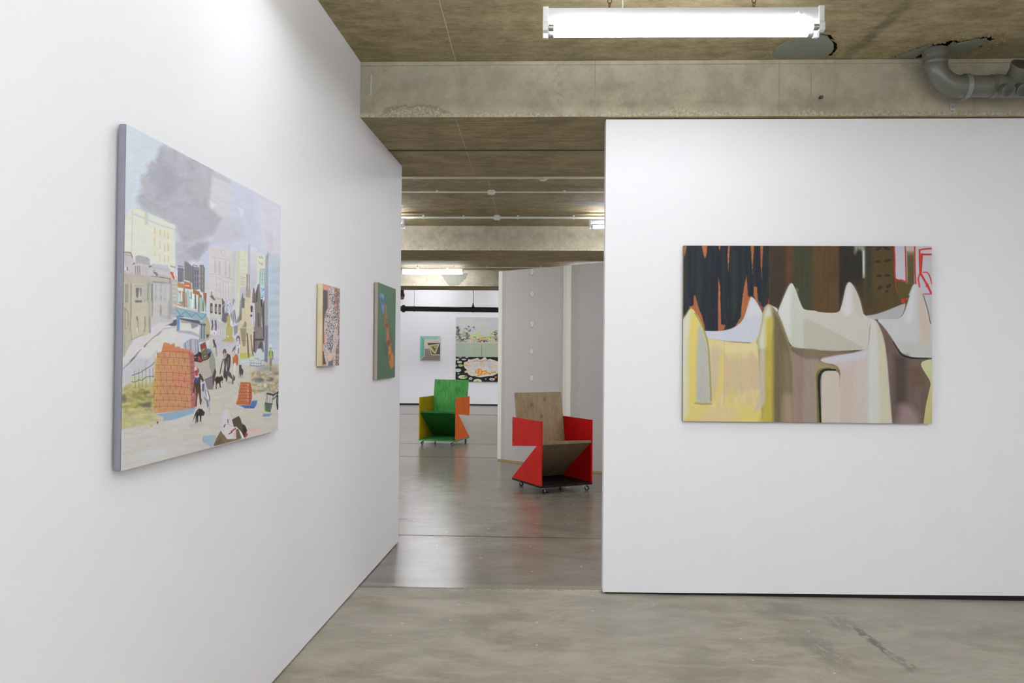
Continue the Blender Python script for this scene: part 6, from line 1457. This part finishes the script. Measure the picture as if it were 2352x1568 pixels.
    for P in ([(560,1290),(580,1230),(640,1210),(680,1230),(680,1290),(640,1340),(600,1350)], [(600,1290),(620,1240),(640,1260),(610,1310)], [(690,1330),(700,1270),(760,1250),(790,1260)], [(740,1320),(790,1290),(860,1300)], [(870,1310),(920,1280),(1000,1275)]): c.line(P, 26, org, sm=1, soft=.5, dry=.2)
    for P in ([(280,1130),(330,1120),(380,1130)], [(310,1260),(340,1290)], [(370,1060),(400,1080)]): c.line(P, 16, (232,150,60), soft=.5)
    return A

# ------------------------------------------------------------------ hang the pictures
TL = math.atan2(1, LWA)
def on_left(y0, y1, z): ym = (y0 + y1)/2; return (lwx(ym), ym, z)
k_ = math.hypot(1, LWA)
grey_edge = plain('lilac_grey_canvas_edge', (122, 122, 132), 0.7)
P_ = hang('painting', 'large canvas of a grey sky street scene with an orange brick pile, lilac-grey edge', on_left(2.016, 3.145, 1.026), TL, (3.145 - 2.016)*k_, 0.898, 0.008, 0.022, art_street(), grey_edge, G_STREET, rnd=0.005)
panel_edge = wood('plywood_panel_edge', (192, 178, 140), (208, 198, 166), stain=0.3)
hang('painting', 'small thick wooden panel painting of a speckled standing person on salmon pink', on_left(3.709, 3.996, 1.273), TL, (3.996 - 3.709)*k_, 0.389, 0.004, 0.026, art_person(), panel_edge, G_LEFT, rnd=0.001)
linen = plain('raw_linen_edge', (160, 148, 134), 0.85, var=0.12, sc=200)
hang('painting', 'narrow green canvas with a blue loop and twisted orange strip, by the wall end', on_left(4.834, 5.345, 1.1755), TL, (5.345 - 4.834)*k_, 0.596, 0.004, 0.023, art_ribbon(), linen, G_LEFT, rnd=0.003)
castle_edge = plain('pale_painted_canvas_edge', (150, 140, 116), 0.75, var=0.2)
hang('painting', 'wide canvas of pale peaked walls before dark trees, on the right partition', ((0.796 + 2.157)/2, 4.50, 0.973), 0.0, 2.157 - 0.796, 0.978, 0.008, 0.030, art_castle(), castle_edge, G_CASTLE, rnd=0.002)
hang('painting', 'small far canvas with turquoise frame shape and a tan triangle', (-2.888, YF, 1.178), 0.0, 0.524, 0.64, 0.01, 0.04, art_frame(), plain('pale_canvas_edge', (206, 204, 200), 0.8), G_FAR, rnd=0.003)
hang('painting', 'tall far canvas of garden plants, tiled wall and black lily pond', (-2.212 + 0.825, YF, 0.627), 0.0, 1.65, 1.693, 0.01, 0.045, art_garden(), plain('white_canvas_edge', (224, 224, 222), 0.8), G_FAR, rnd=0.003)
